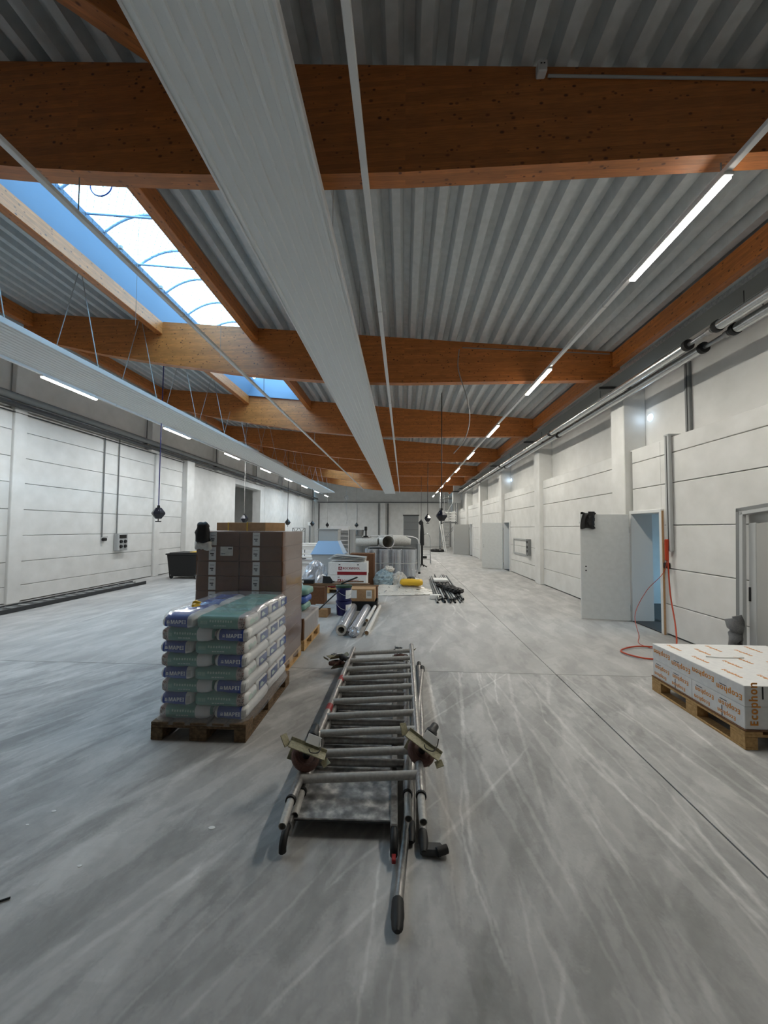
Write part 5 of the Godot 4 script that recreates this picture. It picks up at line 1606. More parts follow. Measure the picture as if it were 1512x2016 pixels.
func build_middle_pile() -> void:
	bucket("lower navy bucket under the green-lidded bucket", Vector3(-1.21, 0, -7.85), false).scale = Vector3(1.12, 1.05, 1.12)
	bucket("upper navy bucket with dark green lid", Vector3(-1.21, 0.286, -7.85), true).scale = Vector3(1.12, 1.05, 1.12)
	# black crate and labelled carton
	var cr := thing("black_crate", "low black crate under the labelled brown carton", "crate", Vector3(-0.86, 0, -8.42))
	bx("crate_bottom", Vector3(0, 0.01, 0), Vector3(0.60, 0.02, 0.44), M.black, cr, 0.004)
	for z in [-0.215, 0.215]: bx("crate_side", Vector3(0, 0.10, z), Vector3(0.60, 0.19, 0.02), M.black, cr, 0.004)
	for x in [-0.295, 0.295]: bx("crate_side", Vector3(x, 0.10, 0), Vector3(0.02, 0.19, 0.41), M.black, cr, 0.004)
	var c := carton("brown carton with two white stickers, on the black crate", Vector3(-0.88, 0.197, -8.42), Vector3(0.54, 0.26, 0.40), M.cardboard_light)
	for x in [-0.17, 0.15]: bx("sticker", Vector3(x, 0.15, 0.2005), Vector3(0.12, 0.17, 0.002), M.label_white, c, 0.0)
	bx("sticker_print", Vector3(0.15, 0.16, 0.2018), Vector3(0.08, 0.10, 0.001), M.light_grey, c, 0.0)
	# small open box and slats
	var sb := carton("small tan carton holding grey slats beside the buckets", Vector3(-1.60, 0, -7.75), Vector3(0.22, 0.16, 0.40), M.cardboard_light)
	for k in 5:
		var o := bx("metal_strip", Vector3(-1.58, 0.172 + 0.003 * k, -7.66 - 0.055 * k), Vector3(0.42, 0.012, 0.035), M.light_grey, self, 0.002)
		tag(o, "grey metal strip laid across the small tan carton", "strip", "strips beside the buckets")
	# foil-wrapped tubes
	for a in [[Vector3(-1.01, 0.088, -6.32), Vector3(-1.05, 0.088, -8.1), 0.088, "foil wrapped tube with a dark open end, beside the buckets"], [Vector3(-0.80, 0.083, -6.22), Vector3(-0.76, 0.083, -8.1), 0.083, "foil wrapped tube with a crumpled closed end, between two others"]]:
		var t := thing("foil_tube", a[3], "tube", Vector3(a[0].x, 0, a[0].z), 0.0, "foil wrapped tubes on the floor")
		var o := -t.position
		var pts := []; var rr := []
		var ns := FastNoiseLite.new(); ns.seed = int(a[2] * 1000.0); ns.frequency = 4.0
		for k in 30:
			pts.append(a[0].lerp(a[1], k / 29.0) + o)
			rr.append(a[2] * (1.0 - 0.05 * absf(ns.get_noise_1d(k * 1.5))))
		var st := S()
		for q in rr.size(): rr[q] += 0.003
		tube(st, pts, rr, 18, false)
		obj("foil_jacket", st, M.foil, t)
		var d: Vector3 = (a[1] - a[0]).normalized()
		var s2 := S()
		if a[2] > 0.085:
			pipe(s2, a[0] + o - d * 0.004, a[1] + o, a[2] * 1.0, 0.035, 18)
			obj("insulation_ring", s2, M.plastic_sheet, t)
			var s3 := S()
			rod(s3, a[1] - d * 0.02 + o, a[1] - d * 0.01 + o, 0.056, 14)
			obj("end_plug", s3, M.plastic_sheet, t)
		else:
			blob(s2, a[0] + o + d * 0.03, Vector3(a[2] * 2.0, a[2] * 1.95, 0.12), 5, 0.3, 12, false)
			obj("crumpled_end", s2, M.foil, t)
	for a in [[Vector3(-0.60, 0.04, -6.35), Vector3(-0.52, 0.04, -8.5), 0.04, "pale cardboard tube lying on the floor beside the foil tubes"], [Vector3(-0.655, 0.10, -6.95), Vector3(-0.58, 0.10, -8.6), 0.032, "thinner cardboard tube resting on the pale tube"]]:
		var t := thing("cardboard_tube", a[3], "tube", Vector3(a[0].x, 0, a[0].z))
		var st := S()
		pipe(st, a[0] - t.position, a[1] - t.position, a[2], 0.006, 14)
		obj("tube_wall", st, M.plastic_sheet, t)
		var s2 := S()
		rod(s2, a[0] + Vector3(0, 0, -0.02) - t.position, a[0] + Vector3(0, 0, -0.03) - t.position, a[2] - 0.007, 10)
		obj("tube_plug", s2, M.cardboard_light, t)
	# trestle boxes carrying planks with tools
	carton("plain brown carton carrying the planks, wall side", Vector3(-2.05, 0, -8.95), Vector3(0.5, 0.40, 0.35), M.cardboard)
	carton("plain brown carton carrying the planks, door side", Vector3(-0.75, 0, -9.05), Vector3(0.3, 0.40, 0.3), M.cardboard)
	for k in 2:
		var pk := bx("wood_plank", Vector3(-1.45 - 0.12 * k, 0.414 + 0.026 * k, -8.98 - 0.06 * k), Vector3(1.75 - 0.2 * k, 0.024, 0.11), M.wood_plank, self, 0.003, Basis(Vector3.UP, 0.03 + 0.04 * k))
		tag(pk, ["dark plank resting on two plain cartons", "shorter plank lying on top of the dark plank"][k], "plank")
	var dp := thing("dust_shovel", "black shovel with upturned blade on the planks", "shovel", Vector3(-1.78, 0.455, -9.0), 0.1)
	var ds := S()
	prism(ds, PackedVector2Array([Vector2(-0.11, 0), Vector2(0.12, 0), Vector2(0.13, 0.06), Vector2(0.06, 0.16), Vector2(-0.10, 0.17)]), -0.008, 0.008, Transform3D(Basis(Vector3.RIGHT, -0.25), Vector3.ZERO))
	obj("blade", ds, M.black, dp)
	var dh := S()
	rod(dh, Vector3(0.1, 0.03, 0), Vector3(0.85, 0.045, 0.03), 0.014, 8)
	obj("handle", dh, M.wood_plank, dp)
	bx("socket", Vector3(0.13, 0.035, 0), Vector3(0.09, 0.035, 0.035), M.black, dp, 0.008)
	var pw := thing("power_tool_case", "narrow black case with pale label at the plank end", "case", Vector3(-2.25, 0.455, -8.98))
	bx("case_body", Vector3(0, 0.045, 0), Vector3(0.34, 0.085, 0.12), M.black, pw, 0.01)
	bx("case_label", Vector3(-0.09, 0.045, 0.0605), Vector3(0.05, 0.05, 0.002), M.label_white, pw, 0.0)
	var ph := S()
	tube(ph, [Vector3(-1.27, 0.612, -7.86), Vector3(-1.1, 0.68, -7.9), Vector3(-0.95, 0.74, -7.93)], 0.016, 8)
	tag(obj("black_bar", ph, M.black), "short black bar lying across the green bucket lid", "bar")
	var hp := S()
	tube(hp, curve([Vector3(-1.62, 0.185, -7.42), Vector3(-1.5, 0.30, -7.55), Vector3(-1.36, 0.43, -7.62), Vector3(-1.28, 0.50, -7.7)], 5), 0.014, 8)
	tag(obj("black_pole", hp, M.black), "bent black pole leaning from the slats to the bucket", "pole")

	# insulation cartons
	pallet("pallet under the two white and red insulation cartons", Vector3(-1.54, 0, -10.75), 1.1, 0.8, M.pallet_wood)
	var red := [["lower white insulation carton, closed, on the pallet", 0.147, 0.335, 0.0], ["upper white insulation carton with broad red band", 0.484, 0.335, 0.02]]
	for i in 2:
		var d: Array = red[i]
		var t := thing("insulation_carton", d[0], "box", Vector3(-1.53 + 0.015 * i, d[1], -10.72), d[3], "white insulation cartons")
		bx("carton_body", Vector3(0, d[2] / 2, 0), Vector3(1.05, d[2], 0.62), M.carton_white, t, 0.005)
		bx("red_band", Vector3(0.12 if i == 1 else 0.0, 0.045, 0.3105), Vector3(0.80 if i == 1 else 1.04, 0.085, 0.002), M.print_red, t, 0.0)
		bx("emblem_field", Vector3(-0.20, 0.175, 0.3105), Vector3(0.095, 0.095, 0.002), M.print_red, t, 0.0)
		var em := S()
		for q in [[[-0.030, -0.028], [-0.018, -0.028], [-0.006, 0.02], [-0.014, 0.026]], [[0.030, -0.028], [0.018, -0.028], [0.004, 0.02], [0.012, 0.026]], [[-0.014, 0.026], [0.012, 0.026], [0.004, 0.012], [-0.006, 0.012]]]:
			var pl := PackedVector2Array()
			for v in q: pl.append(Vector2(v[0], v[1]))
			prism(em, pl, 0.0, 0.001)
		var eo := obj("emblem", em, M.print_white, t)
		eo.position = Vector3(-0.20, 0.175, 0.312)
		put_word("ROCKWOOL", 0.085, M.print_red, t, Vector3(0.10, 0.178, 0.3118))
		for x in [-0.22, 0.28]: bx("hand_hole", Vector3(x, 0.275, 0.3105), Vector3(0.05, 0.02, 0.002), M.dark_grey, t, 0.0)
	for k in 4:
		var o := bx("foam_sheet", Vector3(-1.56 + 0.03 * k, 0.875 + 0.034 * k, -10.72), Vector3(1.02 - 0.05 * k, 0.014, 0.5), M.plastic_sheet if k % 2 == 0 else M.light_grey, self, 0.004, Basis(Vector3.BACK, -0.06 - 0.005 * k))
		tag(o, "pale sheet in the loose pile on the upper insulation carton", "sheet", "sheets on the insulation carton")
	carton("reddish brown carton standing behind the insulation cartons", Vector3(-1.22, 0, -11.55), Vector3(0.7, 1.0, 0.5), M.cardboard)
	var sf := S()
	blob(sf, Vector3(-2.42, 0.33, -10.6), Vector3(0.62, 0.92, 0.5), 19, 0.22, 20)
	tag(obj("foil_bundle", sf, M.foil), "crumpled silver foil bundle beside the insulation cartons", "foil")
	# duct transition piece
	var du := thing("duct_hood", "pale blue duct hood with grey neck, standing behind the cartons", "duct", Vector3(-2.62, 0, -13.6))
	var sk := S()
	frustum(sk, 0.56, 0.44, 0.34, 0.30, 0.86, 1.30)
	obj("hood_skirt", sk, M.pale_blue_metal, du)
	bx("hood_neck", Vector3(0, 1.50, 0), Vector3(0.68, 0.40, 0.58), M.light_grey, du, 0.006)
	bx("neck_flange", Vector3(0, 1.705, 0), Vector3(0.76, 0.03, 0.66), M.light_grey, du, 0.004)
	bx("skirt_flange", Vector3(0, 0.85, 0), Vector3(1.16, 0.03, 0.92), M.pale_blue_metal, du, 0.004)
	var sk2 := S()
	frustum(sk2, 0.38, 0.32, 0.55, 0.42, 0.0, 0.84)
	obj("hood_base", sk2, M.light_grey, du)
	# insulation rolls wrapped in film
	pallet("pallet under the film-wrapped silver rolls, wall side", Vector3(-0.80, 0, -12.75), 0.8, 1.2, M.pallet_old)
	pallet("pallet under the film-wrapped silver rolls, door side", Vector3(0.02, 0, -12.75), 0.8, 1.2, M.pallet_old)
	var rs := S()
	lathe(rs, [Vector2(0.05, 0.02), Vector2(0.05, 0.0), Vector2(0.185, 0.0), Vector2(0.19, 0.01), Vector2(0.19, 0.93), Vector2(0.18, 0.94), Vector2(0.05, 0.94), Vector2(0.05, 0.90)], 22)
	var roll := rs.commit()
	var rc := S()
	lathe(rc, [Vector2(0.05, 0.9), Vector2(0.0, 0.9)], 12)
	var core := rc.commit()
	for i in 4:
		for j in 3:
			if j == 2 and (i == 1 or i == 2): continue
			var t := thing("insulation_roll", ["silver insulation roll in the row facing the yellow sack", "silver insulation roll in the second row under film", "silver insulation roll in the hidden-most row under film"][j], "roll", Vector3(-1.0 + 0.395 * i, 0.147, -12.33 - 0.395 * j), 0.0, "silver insulation rolls under film")
			obj("roll_body", roll, M.insulation_foil, t)
			obj("roll_core", core, M.cardboard, t)
	var fm := S()
	var g := []
	var ns := FastNoiseLite.new(); ns.seed = 23; ns.frequency = 2.5; ns.fractal_octaves = 4
	for i in 21:
		var row := []
		var y := lerpf(0.05, 1.10, i / 20.0)
		var flare := 0.12 * pow(1.0 - i / 20.0, 3.0)
		for j in 72:
			var a := TAU * j / 72
			var cx := pow(absf(cos(a)), 0.25) * signf(cos(a)); var sz := pow(absf(sin(a)), 0.25) * signf(sin(a))
			var n := ns.get_noise_3d(cx, y * 2.0, sz) * 0.03
			row.append(Vector3(-0.405 + cx * (0.82 + n + flare), y, -12.73 + sz * (0.63 + n + flare)))
		g.append(row)
	sheet(fm, g, true)
	tag(obj("stretch_film", fm, M.stretch_film), "loose clear film draped round the silver rolls", "film")
	var bd := S()
	var ring := []
	for j in 49:
		var a := TAU * j / 48
		ring.append(Vector3(-0.405 + pow(absf(cos(a)), 0.25) * signf(cos(a)) * 0.835, 0.66 + 0.01 * sin(a * 3.0), -12.73 + pow(absf(sin(a)), 0.25) * signf(sin(a)) * 0.645))
	tube(bd, ring, 0.008, 5)
	tag(obj("binding_cord", bd, M.plastic_sheet), "white cord tied round the film-wrapped rolls", "cord")
	# things on the rolls: dark sheets, duct pieces
	for a in [[-0.75, 1.098, -12.6, 0.7, 0.25, 0.1, "dark_grey"], [0.02, 1.100, -12.5, 0.75, 0.4, -0.12, "dark_grey"], [-0.05, 1.124, -12.75, 0.65, 0.3, 0.2, "mid_grey"], [-0.98, 1.12, -12.65, 0.35, 0.5, 0.5, "mid_grey"]]:
		var o := bx("dark_sheet", Vector3(a[0], a[1], a[2]), Vector3(a[3], 0.02, a[4]), M[a[6]], self, 0.003, Basis(Vector3.UP, a[5]))
		tag(o, "thin dark sheet lying on the silver rolls", "sheet", "dark sheets on the rolls")
	var dt := thing("round_duct", "wide white duct piece with dark open mouth, on the silver rolls", "duct", Vector3(-0.62, 1.115, -12.7))
	var se := S()
	pipe(se, Vector3(0.13, 0.205, 0.45), Vector3(-0.12, 0.205, -0.45), 0.195, 0.008, 26)
	obj("duct_tube", se, M.plastic_sheet, dt)
	var sm := S()
	pipe(sm, Vector3(0.135, 0.205, 0.47), Vector3(0.128, 0.205, 0.445), 0.203, 0.014, 26)
	obj("duct_mouth", sm, M.white_metal, dt)
	var sn := S()
	rod(sn, Vector3(-0.118, 0.205, -0.44), Vector3(-0.12, 0.205, -0.45), 0.187, 22)
	obj("duct_cap", sn, M.plastic_sheet, dt)
	var d2 := thing("round_duct", "pale duct length lying crosswise beside the open duct mouth", "duct", Vector3(-1.15, 1.14, -12.78))
	var s5 := S()
	pipe(s5, Vector3(-0.42, 0.14, -0.05), Vector3(0.30, 0.15, 0.0), 0.13, 0.01, 20)
	obj("duct_tube", s5, M.plastic_sheet, d2)
	var d3 := thing("round_duct", "tapered pale duct piece lying behind the open duct mouth", "duct", Vector3(-0.05, 1.14, -12.95))
	var s6 := S()
	tube(s6, [Vector3(-0.3, 0.19, 0.0), Vector3(0.05, 0.19, 0.0), Vector3(0.28, 0.16, 0.02)], [0.18, 0.18, 0.10], 20)
	obj("duct_cone", s6, M.plastic_sheet, d3)
	var fr := thing("white_tube_frame", "flat white tube frame lying high behind the duct elbow", "frame", Vector3(-0.55, 1.13, -13.45))
	for z in [0.12, -0.12]:
		var st := S()
		tube(st, curve([Vector3(-0.6, 0.36, z), Vector3(0.3, 0.37, z), Vector3(0.95, 0.30, z), Vector3(1.08, 0.1, z)], 5), 0.018, 8)
		obj("frame_tube", st, M.white_metal, fr)
	for x in [-0.6, 0.3]: bx("frame_foot", Vector3(x, 0.18, 0), Vector3(0.03, 0.36, 0.27), M.light_grey, fr, 0.004)
	# waste bags and tarp
	var b1 := S()
	blob(b1, Vector3(-0.55, 0.30, -11.35), Vector3(0.60, 0.62, 0.5), 3, 0.22, 20)
	var wb := thing("waste_bag", "pale blue waste bag knotted at the top, before the silver rolls", "bag", Vector3(-0.55, 0, -11.35))
	var tmp := S()
	blob(tmp, Vector3(0, 0.22, 0), Vector3(0.60, 0.6, 0.5), 3, 0.22, 20)
	obj("bag_body", tmp, M.blue_bag, wb)
	var kn := S()
	blob(kn, Vector3(0.12, 0.55, 0.0), Vector3(0.26, 0.16, 0.18), 9, 0.5, 12, false)
	obj("bag_knot", kn, M.plastic_sheet, wb)
	for a in [[-0.12, 0.2, -11.3, 0.42, 0.50, 0.4, 41, "white waste bag slumped beside the pale blue bag", "plastic_sheet"], [0.25, 0.14, -11.2, 0.55, 0.36, 0.42, 44, "white sack with a dark folded mouth behind the yellow sack", "carton_white"]]:
		var st := S()
		blob(st, Vector3(a[0], a[1], a[2]), Vector3(a[3], a[4], a[5]), a[6], 0.28, 18)
		tag(obj("waste_bag", st, M[a[8]]), a[7], "bag")
	var dk := S()
	blob(dk, Vector3(0.22, 0.315, -11.15), Vector3(0.22, 0.10, 0.2), 61, 0.3, 12, false)
	tag(obj("dark_cloth", dk, M.dark_grey), "dark cloth stuffed on top of the white sack", "cloth")
	var ys := S()
	cushion(ys, Vector3(0.62, 0.15, 0.3), 0.065, 0.012, 0.03, 71, 12, 6, 8)
	var yo := obj("yellow_sack", ys, M.yellow)
	yo.position = Vector3(0.22, 0.27, -10.72); yo.rotation.y = -0.08
	tag(yo, "plump yellow sack on the crumpled white tarp", "bag")
	var tp := S()
	var tg := []
	var tn := FastNoiseLite.new(); tn.seed = 90; tn.frequency = 1.6; tn.fractal_type = FastNoiseLite.FRACTAL_RIDGED; tn.fractal_octaves = 3
	for i in 27:
		var row := []
		for j in 41:
			var u := i / 26.0; var v := j / 40.0
			var x := lerpf(-0.95, 0.75, v) + 0.10 * tn.get_noise_2d(u * 2.0, v * 3.0); var z: float = lerpf(-11.15, -10.05 - 0.35 * v * v, u) + 0.06 * tn.get_noise_2d(v * 3.0, u * 3.0 + 9.0)
			var hill := 0.20 * exp(-pow((x - 0.15) / 0.45, 2.0) - pow((z + 10.85) / 0.30, 2.0)) + 0.16 * exp(-pow((x + 0.55) / 0.3, 2.0) - pow((z + 10.75) / 0.3, 2.0))
			var edge := minf(1.0, minf(v, 1.0 - v) * 8.0) * minf(1.0, (1.0 - u) * 6.0)
			row.append(Vector3(x, 0.012 + (hill * 0.85 + 0.055 * (0.5 + 0.5 * tn.get_noise_2d(x * 1.7, z * 1.7))) * edge, z))
		tg.append(row)
	sheet(tp, tg)
	tag(obj("white_tarp", tp, M.plastic_sheet), "crumpled white tarp spread on the floor under the yellow sack", "tarp")
	# bundle of metal profiles on the floor
	var r2 := RandomNumberGenerator.new(); r2.seed = 4
	for k in 22:
		var zn := -9.5 + r2.randf_range(-0.25, 0.4)
		var zf := zn - r2.randf_range(3.2, 4.6)
		var rad := r2.randf_range(0.018, 0.027)
		var x := 0.80 + 0.06 * k if k < 12 else 0.84 + 0.065 * (k - 12)
		var y := rad + 0.002 if k < 12 else 0.058 + rad
		var st := S()
		pipe(st, Vector3(x, y, zn), Vector3(x + 0.02 * (zn - zf), y, zf), rad, 0.003, 8)
		var o := obj("metal_tube", st, [M.galvanised, M.mid_grey, M.light_grey, M.dark_grey][k % 4])
		tag(o, "loose metal tube in the bundle lying on the open floor", "tube", "tube bundle on the floor")
	for a in [[0.80, 0.055, -9.75, 0.28, 0.10, 0.12, "white carton strip lying beside the tube bundle"], [1.13, 0.17, -12.1, 0.42, 0.06, 0.5, "white carton lid lying on the tube bundle"]]:
		tag(bx("small_carton", Vector3(a[0], a[1], a[2]), Vector3(a[3], a[4], a[5]), M.label_white, self, 0.006), a[6], "box")
	for k in 3:
		var st := S()
		blob(st, Vector3(1.1 + 0.13 * k, 0.16, -11.0 + 0.45 * k), Vector3(0.34, 0.14, 0.4), 100 + k, 0.3, 12)
		tag(obj("black_fitting", st, M.black), "black clamp fitting lying on the tube bundle", "fitting", "black fittings on the tube bundle")

func frustum(st: SurfaceTool, bx_: float, bz: float, tx: float, tz: float, y0: float, y1: float) -> void:
	var b := [Vector3(-bx_, y0, bz), Vector3(bx_, y0, bz), Vector3(bx_, y0, -bz), Vector3(-bx_, y0, -bz)]
	var t := [Vector3(-tx, y1, tz), Vector3(tx, y1, tz), Vector3(tx, y1, -tz), Vector3(-tx, y1, -tz)]
	for k in 4: quad(st, b[k], b[(k + 1) % 4], t[(k + 1) % 4], t[k])
	quad(st, t[0], t[1], t[2], t[3])
	quad(st, b[3], b[2], b[1], b[0])

# ---------------------------------------------------------------- things farther back
func build_far_things() -> void:
	# tall grey cabinet
	var cb := thing("tall_cabinet", "tall grey cabinet with flange rim behind the silver rolls", "cabinet", Vector3(0.29, 0, -15.7))
	bx("cabinet_body", Vector3(0, 1.18, 0), Vector3(0.60, 2.16, 0.5), M.mid_grey, cb, 0.006)
	bx("top_rim", Vector3(0, 2.28, 0), Vector3(0.66, 0.03, 0.56), M.dark_grey, cb, 0.004)
	for k in 6: bx("panel_crease", Vector3(0, 0.5 + 0.3 * k, 0.251), Vector3(0.58, 0.008, 0.004), M.dark_grey, cb, 0.0)
	for x in [-0.26, 0.26]: bx("foot", Vector3(x, 0.05, 0.2), Vector3(0.08, 0.10, 0.08), M.black, cb, 0.006)
	tag(bx("grey_board", Vector3(0.60, 0.62, -15.2), Vector3(0.09, 1.1, 0.35), M.light_grey, self, 0.004), "pale grey board standing on edge beside the tall cabinet", "board")
	tag(bx("black_block", Vector3(0.60, 0.035, -15.2), Vector3(0.10, 0.07, 0.36), M.black, self, 0.004), "black block under the pale grey board", "block")
	# folded black parasol on a star stand
	var sp := thing("folded_parasol", "folded black parasol standing on a star-shaped base by the cabinet", "parasol", Vector3(0.83, 0, -17.6))
	var st := S()
	lathe(st, [Vector2(0.02, 0.95), Vector2(0.10, 1.0), Vector2(0.09, 1.6), Vector2(0.05, 2.05), Vector2(0.0, 2.08)], 10)
	obj("folded_canopy", st, M.black, sp)
	var s1 := S()
	rod(s1, Vector3(0, 0.1, 0), Vector3(0, 1.0, 0), 0.05, 8)
	obj("pole", s1, M.black, sp)
	for k in 4:
		var s2 := S()
		var a := TAU * k / 4.0 + 0.4
		rod(s2, Vector3(0, 0.14, 0), Vector3(0.24 * cos(a), 0.02, 0.24 * sin(a)), 0.022, 6)
		obj("base_leg", s2, M.black, sp)
	# small step ladder
	var sl := thing("step_ladder", "small aluminium step ladder with hoop handrail on the open floor", "ladder", Vector3(1.13, 0, -19.4))
	var hoop := S()
	tube(hoop, curve([Vector3(-0.20, 0.0, 0.35), Vector3(-0.19, 0.85, 0.05), Vector3(-0.17, 1.36, -0.05), Vector3(0.0, 1.48, -0.06), Vector3(0.17, 1.36, -0.05), Vector3(0.19, 0.85, 0.05), Vector3(0.20, 0.0, 0.35)], 6), 0.016, 8)
	obj("hoop_rail", hoop, M.galvanised, sl)
	for k in 3: bx("tread", Vector3(0, 0.24 + 0.24 * k, 0.27 - 0.085 * k), Vector3(0.37, 0.025, 0.10), M.alu_rung, sl, 0.004)
	for x in [-0.19, 0.19]:
		var s3 := S()
		rod(s3, Vector3(x, 0.86, 0.04), Vector3(x * 1.15, 0.0, -0.40), 0.014, 8)
		obj("rear_leg", s3, M.galvanised, sl)
	tag(bx("tool_bag", Vector3(1.03, 0.34, -19.10), Vector3(0.22, 0.12, 0.16), M.black, self, 0.02), "black tool bag lying on the step ladder's tread", "bag")
	# scaffold tower in the far corner, with leaning ladder
	var tw := thing("scaffold_tower", "tall aluminium scaffold tower in the far corner by the steel door", "scaffold", Vector3(3.55, 0, -31.0))
	for x in [-0.65, 0.65]:
		for z in [-0.5, 0.5]:
			var s4 := S()
			rod(s4, Vector3(x, 0, z), Vector3(x, 4.6, z), 0.035, 8)
			obj("upright", s4, M.galvanised, tw)
		for k in 9:
			var s5 := S()
			rod(s5, Vector3(x, 0.4 + 0.5 * k, -0.5), Vector3(x, 0.4 + 0.5 * k, 0.5), 0.025, 6)
			obj("cross_rung", s5, M.galvanised, tw)
	for a in [[0.3, 2.2], [2.3, 4.3]]:
		for z in [-0.5, 0.5]:
			var s6 := S()
			rod(s6, Vector3(-0.65, a[0], z), Vector3(0.65, a[1], z), 0.022, 6)
			obj("diagonal", s6, M.galvanised, tw)
			var s7 := S()
			rod(s7, Vector3(-0.65, a[1], z), Vector3(0.65, a[1], z), 0.022, 6)
			obj("ledger", s7, M.galvanised, tw)
	bx("platform", Vector3(0, 2.25, 0), Vector3(1.3, 0.06, 0.95), M.mid_grey, tw, 0.004)
	bx("platform", Vector3(0, 4.15, 0), Vector3(1.3, 0.06, 0.95), M.mid_grey, tw, 0.004)
	for k in 4: bx("toe_board", Vector3(0.1, 2.4 + 0.2 * k, 0.52), Vector3(0.85, 0.13, 0.02), M.label_white, tw, 0.0)
	ladder_up("aluminium ladder propped upright before the scaffold tower", Vector3(3.30, 0, -29.6), 0.32, 4.6, 15, M.galvanised, Basis(Vector3.RIGHT, -0.14))
	for k in 2:
		var s8 := S()
		rod(s8, Vector3(3.08 + 0.10 * k, 0.02, -29.2), Vector3(2.72 + 0.16 * k, 2.7 + 0.2 * k, -30.4), 0.035, 6)
		tag(obj("white_batten", s8, M.label_white), "long white batten leaning against the scaffold tower", "batten", "battens leaning on the tower")
	var bg := S()
	blob(bg, Vector3(2.55, 0.09, -29.4), Vector3(1.0, 0.26, 0.5), 7, 0.3, 14)
	tag(obj("black_tool_bag", bg, M.black), "flat black tool bag on the floor by the scaffold tower", "bag")
	# unit heater box and duct at the far end of the pipes
	var uh := thing("air_unit", "pale boxed air unit hanging in the far corner above the tower", "air unit", Vector3(3.95, 4.1, -29.2))
	bx("unit_body", Vector3(0, 0, 0), Vector3(0.55, 0.8, 0.6), M.light_grey, uh, 0.01)
	bx("unit_duct", Vector3(0, 0.7, 0), Vector3(0.45, 0.6, 0.45), M.white_metal, uh, 0.01)
	for x in [-0.2, 0.2]:
		var su := S()
		rod(su, Vector3(x, 0.9, 0), Vector3(x, 1.36, 0), 0.01, 5)
		obj("hanger_rod", su, M.dark_grey, uh)
	bx("unit_flange", Vector3(0, 0.42, 0), Vector3(0.62, 0.05, 0.66), M.dark_grey, uh, 0.004)
	# low far cabinets and tables
	var tc := thing("tool_cabinet", "white open tool cabinet with shelves behind the duct hood", "cabinet", Vector3(-3.55, 0, -21.5))
	for x in [-0.5, 0.5]: bx("side_panel", Vector3(x, 0.92, 0), Vector3(0.04, 1.84, 0.5), M.white_metal, tc, 0.004)
	for k in 8: bx("shelf", Vector3(0, 0.12 + 0.235 * k, 0), Vector3(0.98, 0.03, 0.48), M.white_metal, tc, 0.004)
	bx("back_panel", Vector3(0, 0.92, -0.24), Vector3(0.98, 1.84, 0.02), M.white_metal, tc, 0.0)
	bx("fascia", Vector3(0, 1.71, 0.25), Vector3(1.0, 0.22, 0.02), M.white_metal, tc, 0.004)
	var sd := thing("side_cupboard", "narrow pale grey cupboard beside the white tool cabinet", "cabinet", Vector3(-2.86, 0, -21.6))
	bx("cupboard_body", Vector3(0, 0.82, 0), Vector3(0.28, 1.64, 0.5), M.light_grey, sd, 0.008)
	bx("cupboard_top", Vector3(0, 1.65, 0), Vector3(0.32, 0.03, 0.54), M.light_grey, sd, 0.004)
	bx("door_seam", Vector3(0, 0.82, 0.251), Vector3(0.01, 1.5, 0.004), M.mid_grey, sd, 0.0)
	var bw := S()
	lathe(bw, [Vector2(0.0, 0.0), Vector2(0.30, 0.0), Vector2(0.35, 0.30), Vector2(0.37, 0.30), Vector2(0.37, 0.33), Vector2(0.0, 0.33)], 18, Transform3D(Basis(), Vector3(-2.66, 1.32, -22.6)))
	tag(obj("metal_basin", bw, M.galvanised), "grey metal basin with rim on a stand beside the cupboard", "basin")
	tag(bx("basin_stand", Vector3(-2.66, 0.66, -22.6), Vector3(0.5, 1.31, 0.5), M.light_grey, self, 0.008), "plain grey stand under the metal basin", "stand")
	var ms := thing("drill_press", "small black bench drill on a grey pedestal beside the basin", "drill", Vector3(-2.2, 0, -22.4))
	bx("pedestal", Vector3(0, 0.62, 0), Vector3(0.4, 1.24, 0.4), M.mid_grey, ms, 0.008)
	bx("drill_base", Vector3(0, 1.27, 0), Vector3(0.26, 0.06, 0.34), M.black, ms, 0.01)
	bx("drill_column", Vector3(0, 1.55, -0.1), Vector3(0.08, 0.56, 0.08), M.black, ms, 0.01)
	bx("drill_head", Vector3(0, 1.72, 0.02), Vector3(0.14, 0.24, 0.3), M.black, ms, 0.02)
	# white trolleys at the socket-wall side
	for a in [[-4.35, -18.6, "white trolley table on black castors behind the carton stack"], [-5.2, -20.9, "second white trolley table farther behind the carton stack"]]:
		var t := thing("trolley_table", a[2], "table", Vector3(a[0], 0, a[1]), 0.1, "white trolley tables")
		bx("tabletop", Vector3(0, 0.88, 0), Vector3(1.5, 0.06, 0.8), M.label_white, t, 0.006)
		bx("apron", Vector3(0, 0.78, 0.37), Vector3(1.4, 0.14, 0.03), M.label_white, t, 0.004)
		bx("lower_shelf", Vector3(0, 0.34, 0), Vector3(1.4, 0.05, 0.7), M.label_white, t, 0.004)
		for x in [-0.68, 0.68]:
			for z in [-0.34, 0.34]:
				bx("leg", Vector3(x, 0.48, z), Vector3(0.06, 0.74, 0.06), M.label_white, t, 0.004)
				var s9 := S()
				lathe(s9, [Vector2(0, -0.02), Vector2(0.06, -0.02), Vector2(0.06, 0.02), Vector2(0, 0.02)], 12, Transform3D(Basis(Vector3.BACK, PI / 2), Vector3(x, 0.06, z)))
				obj("castor", s9, M.black, t)
	var rk := thing("wire_rack", "black wire rack showing above the carton stack", "rack", Vector3(-5.9, 0, -21.5))
	for x in [-0.35, 0.35]: bx("rack_post", Vector3(x, 0.87, 0), Vector3(0.03, 1.74, 0.03), M.black, rk, 0.0)
	for y in [1.55, 1.73]: bx("rack_bar", Vector3(0, y, 0), Vector3(0.7, 0.02, 0.02), M.black, rk, 0.0)
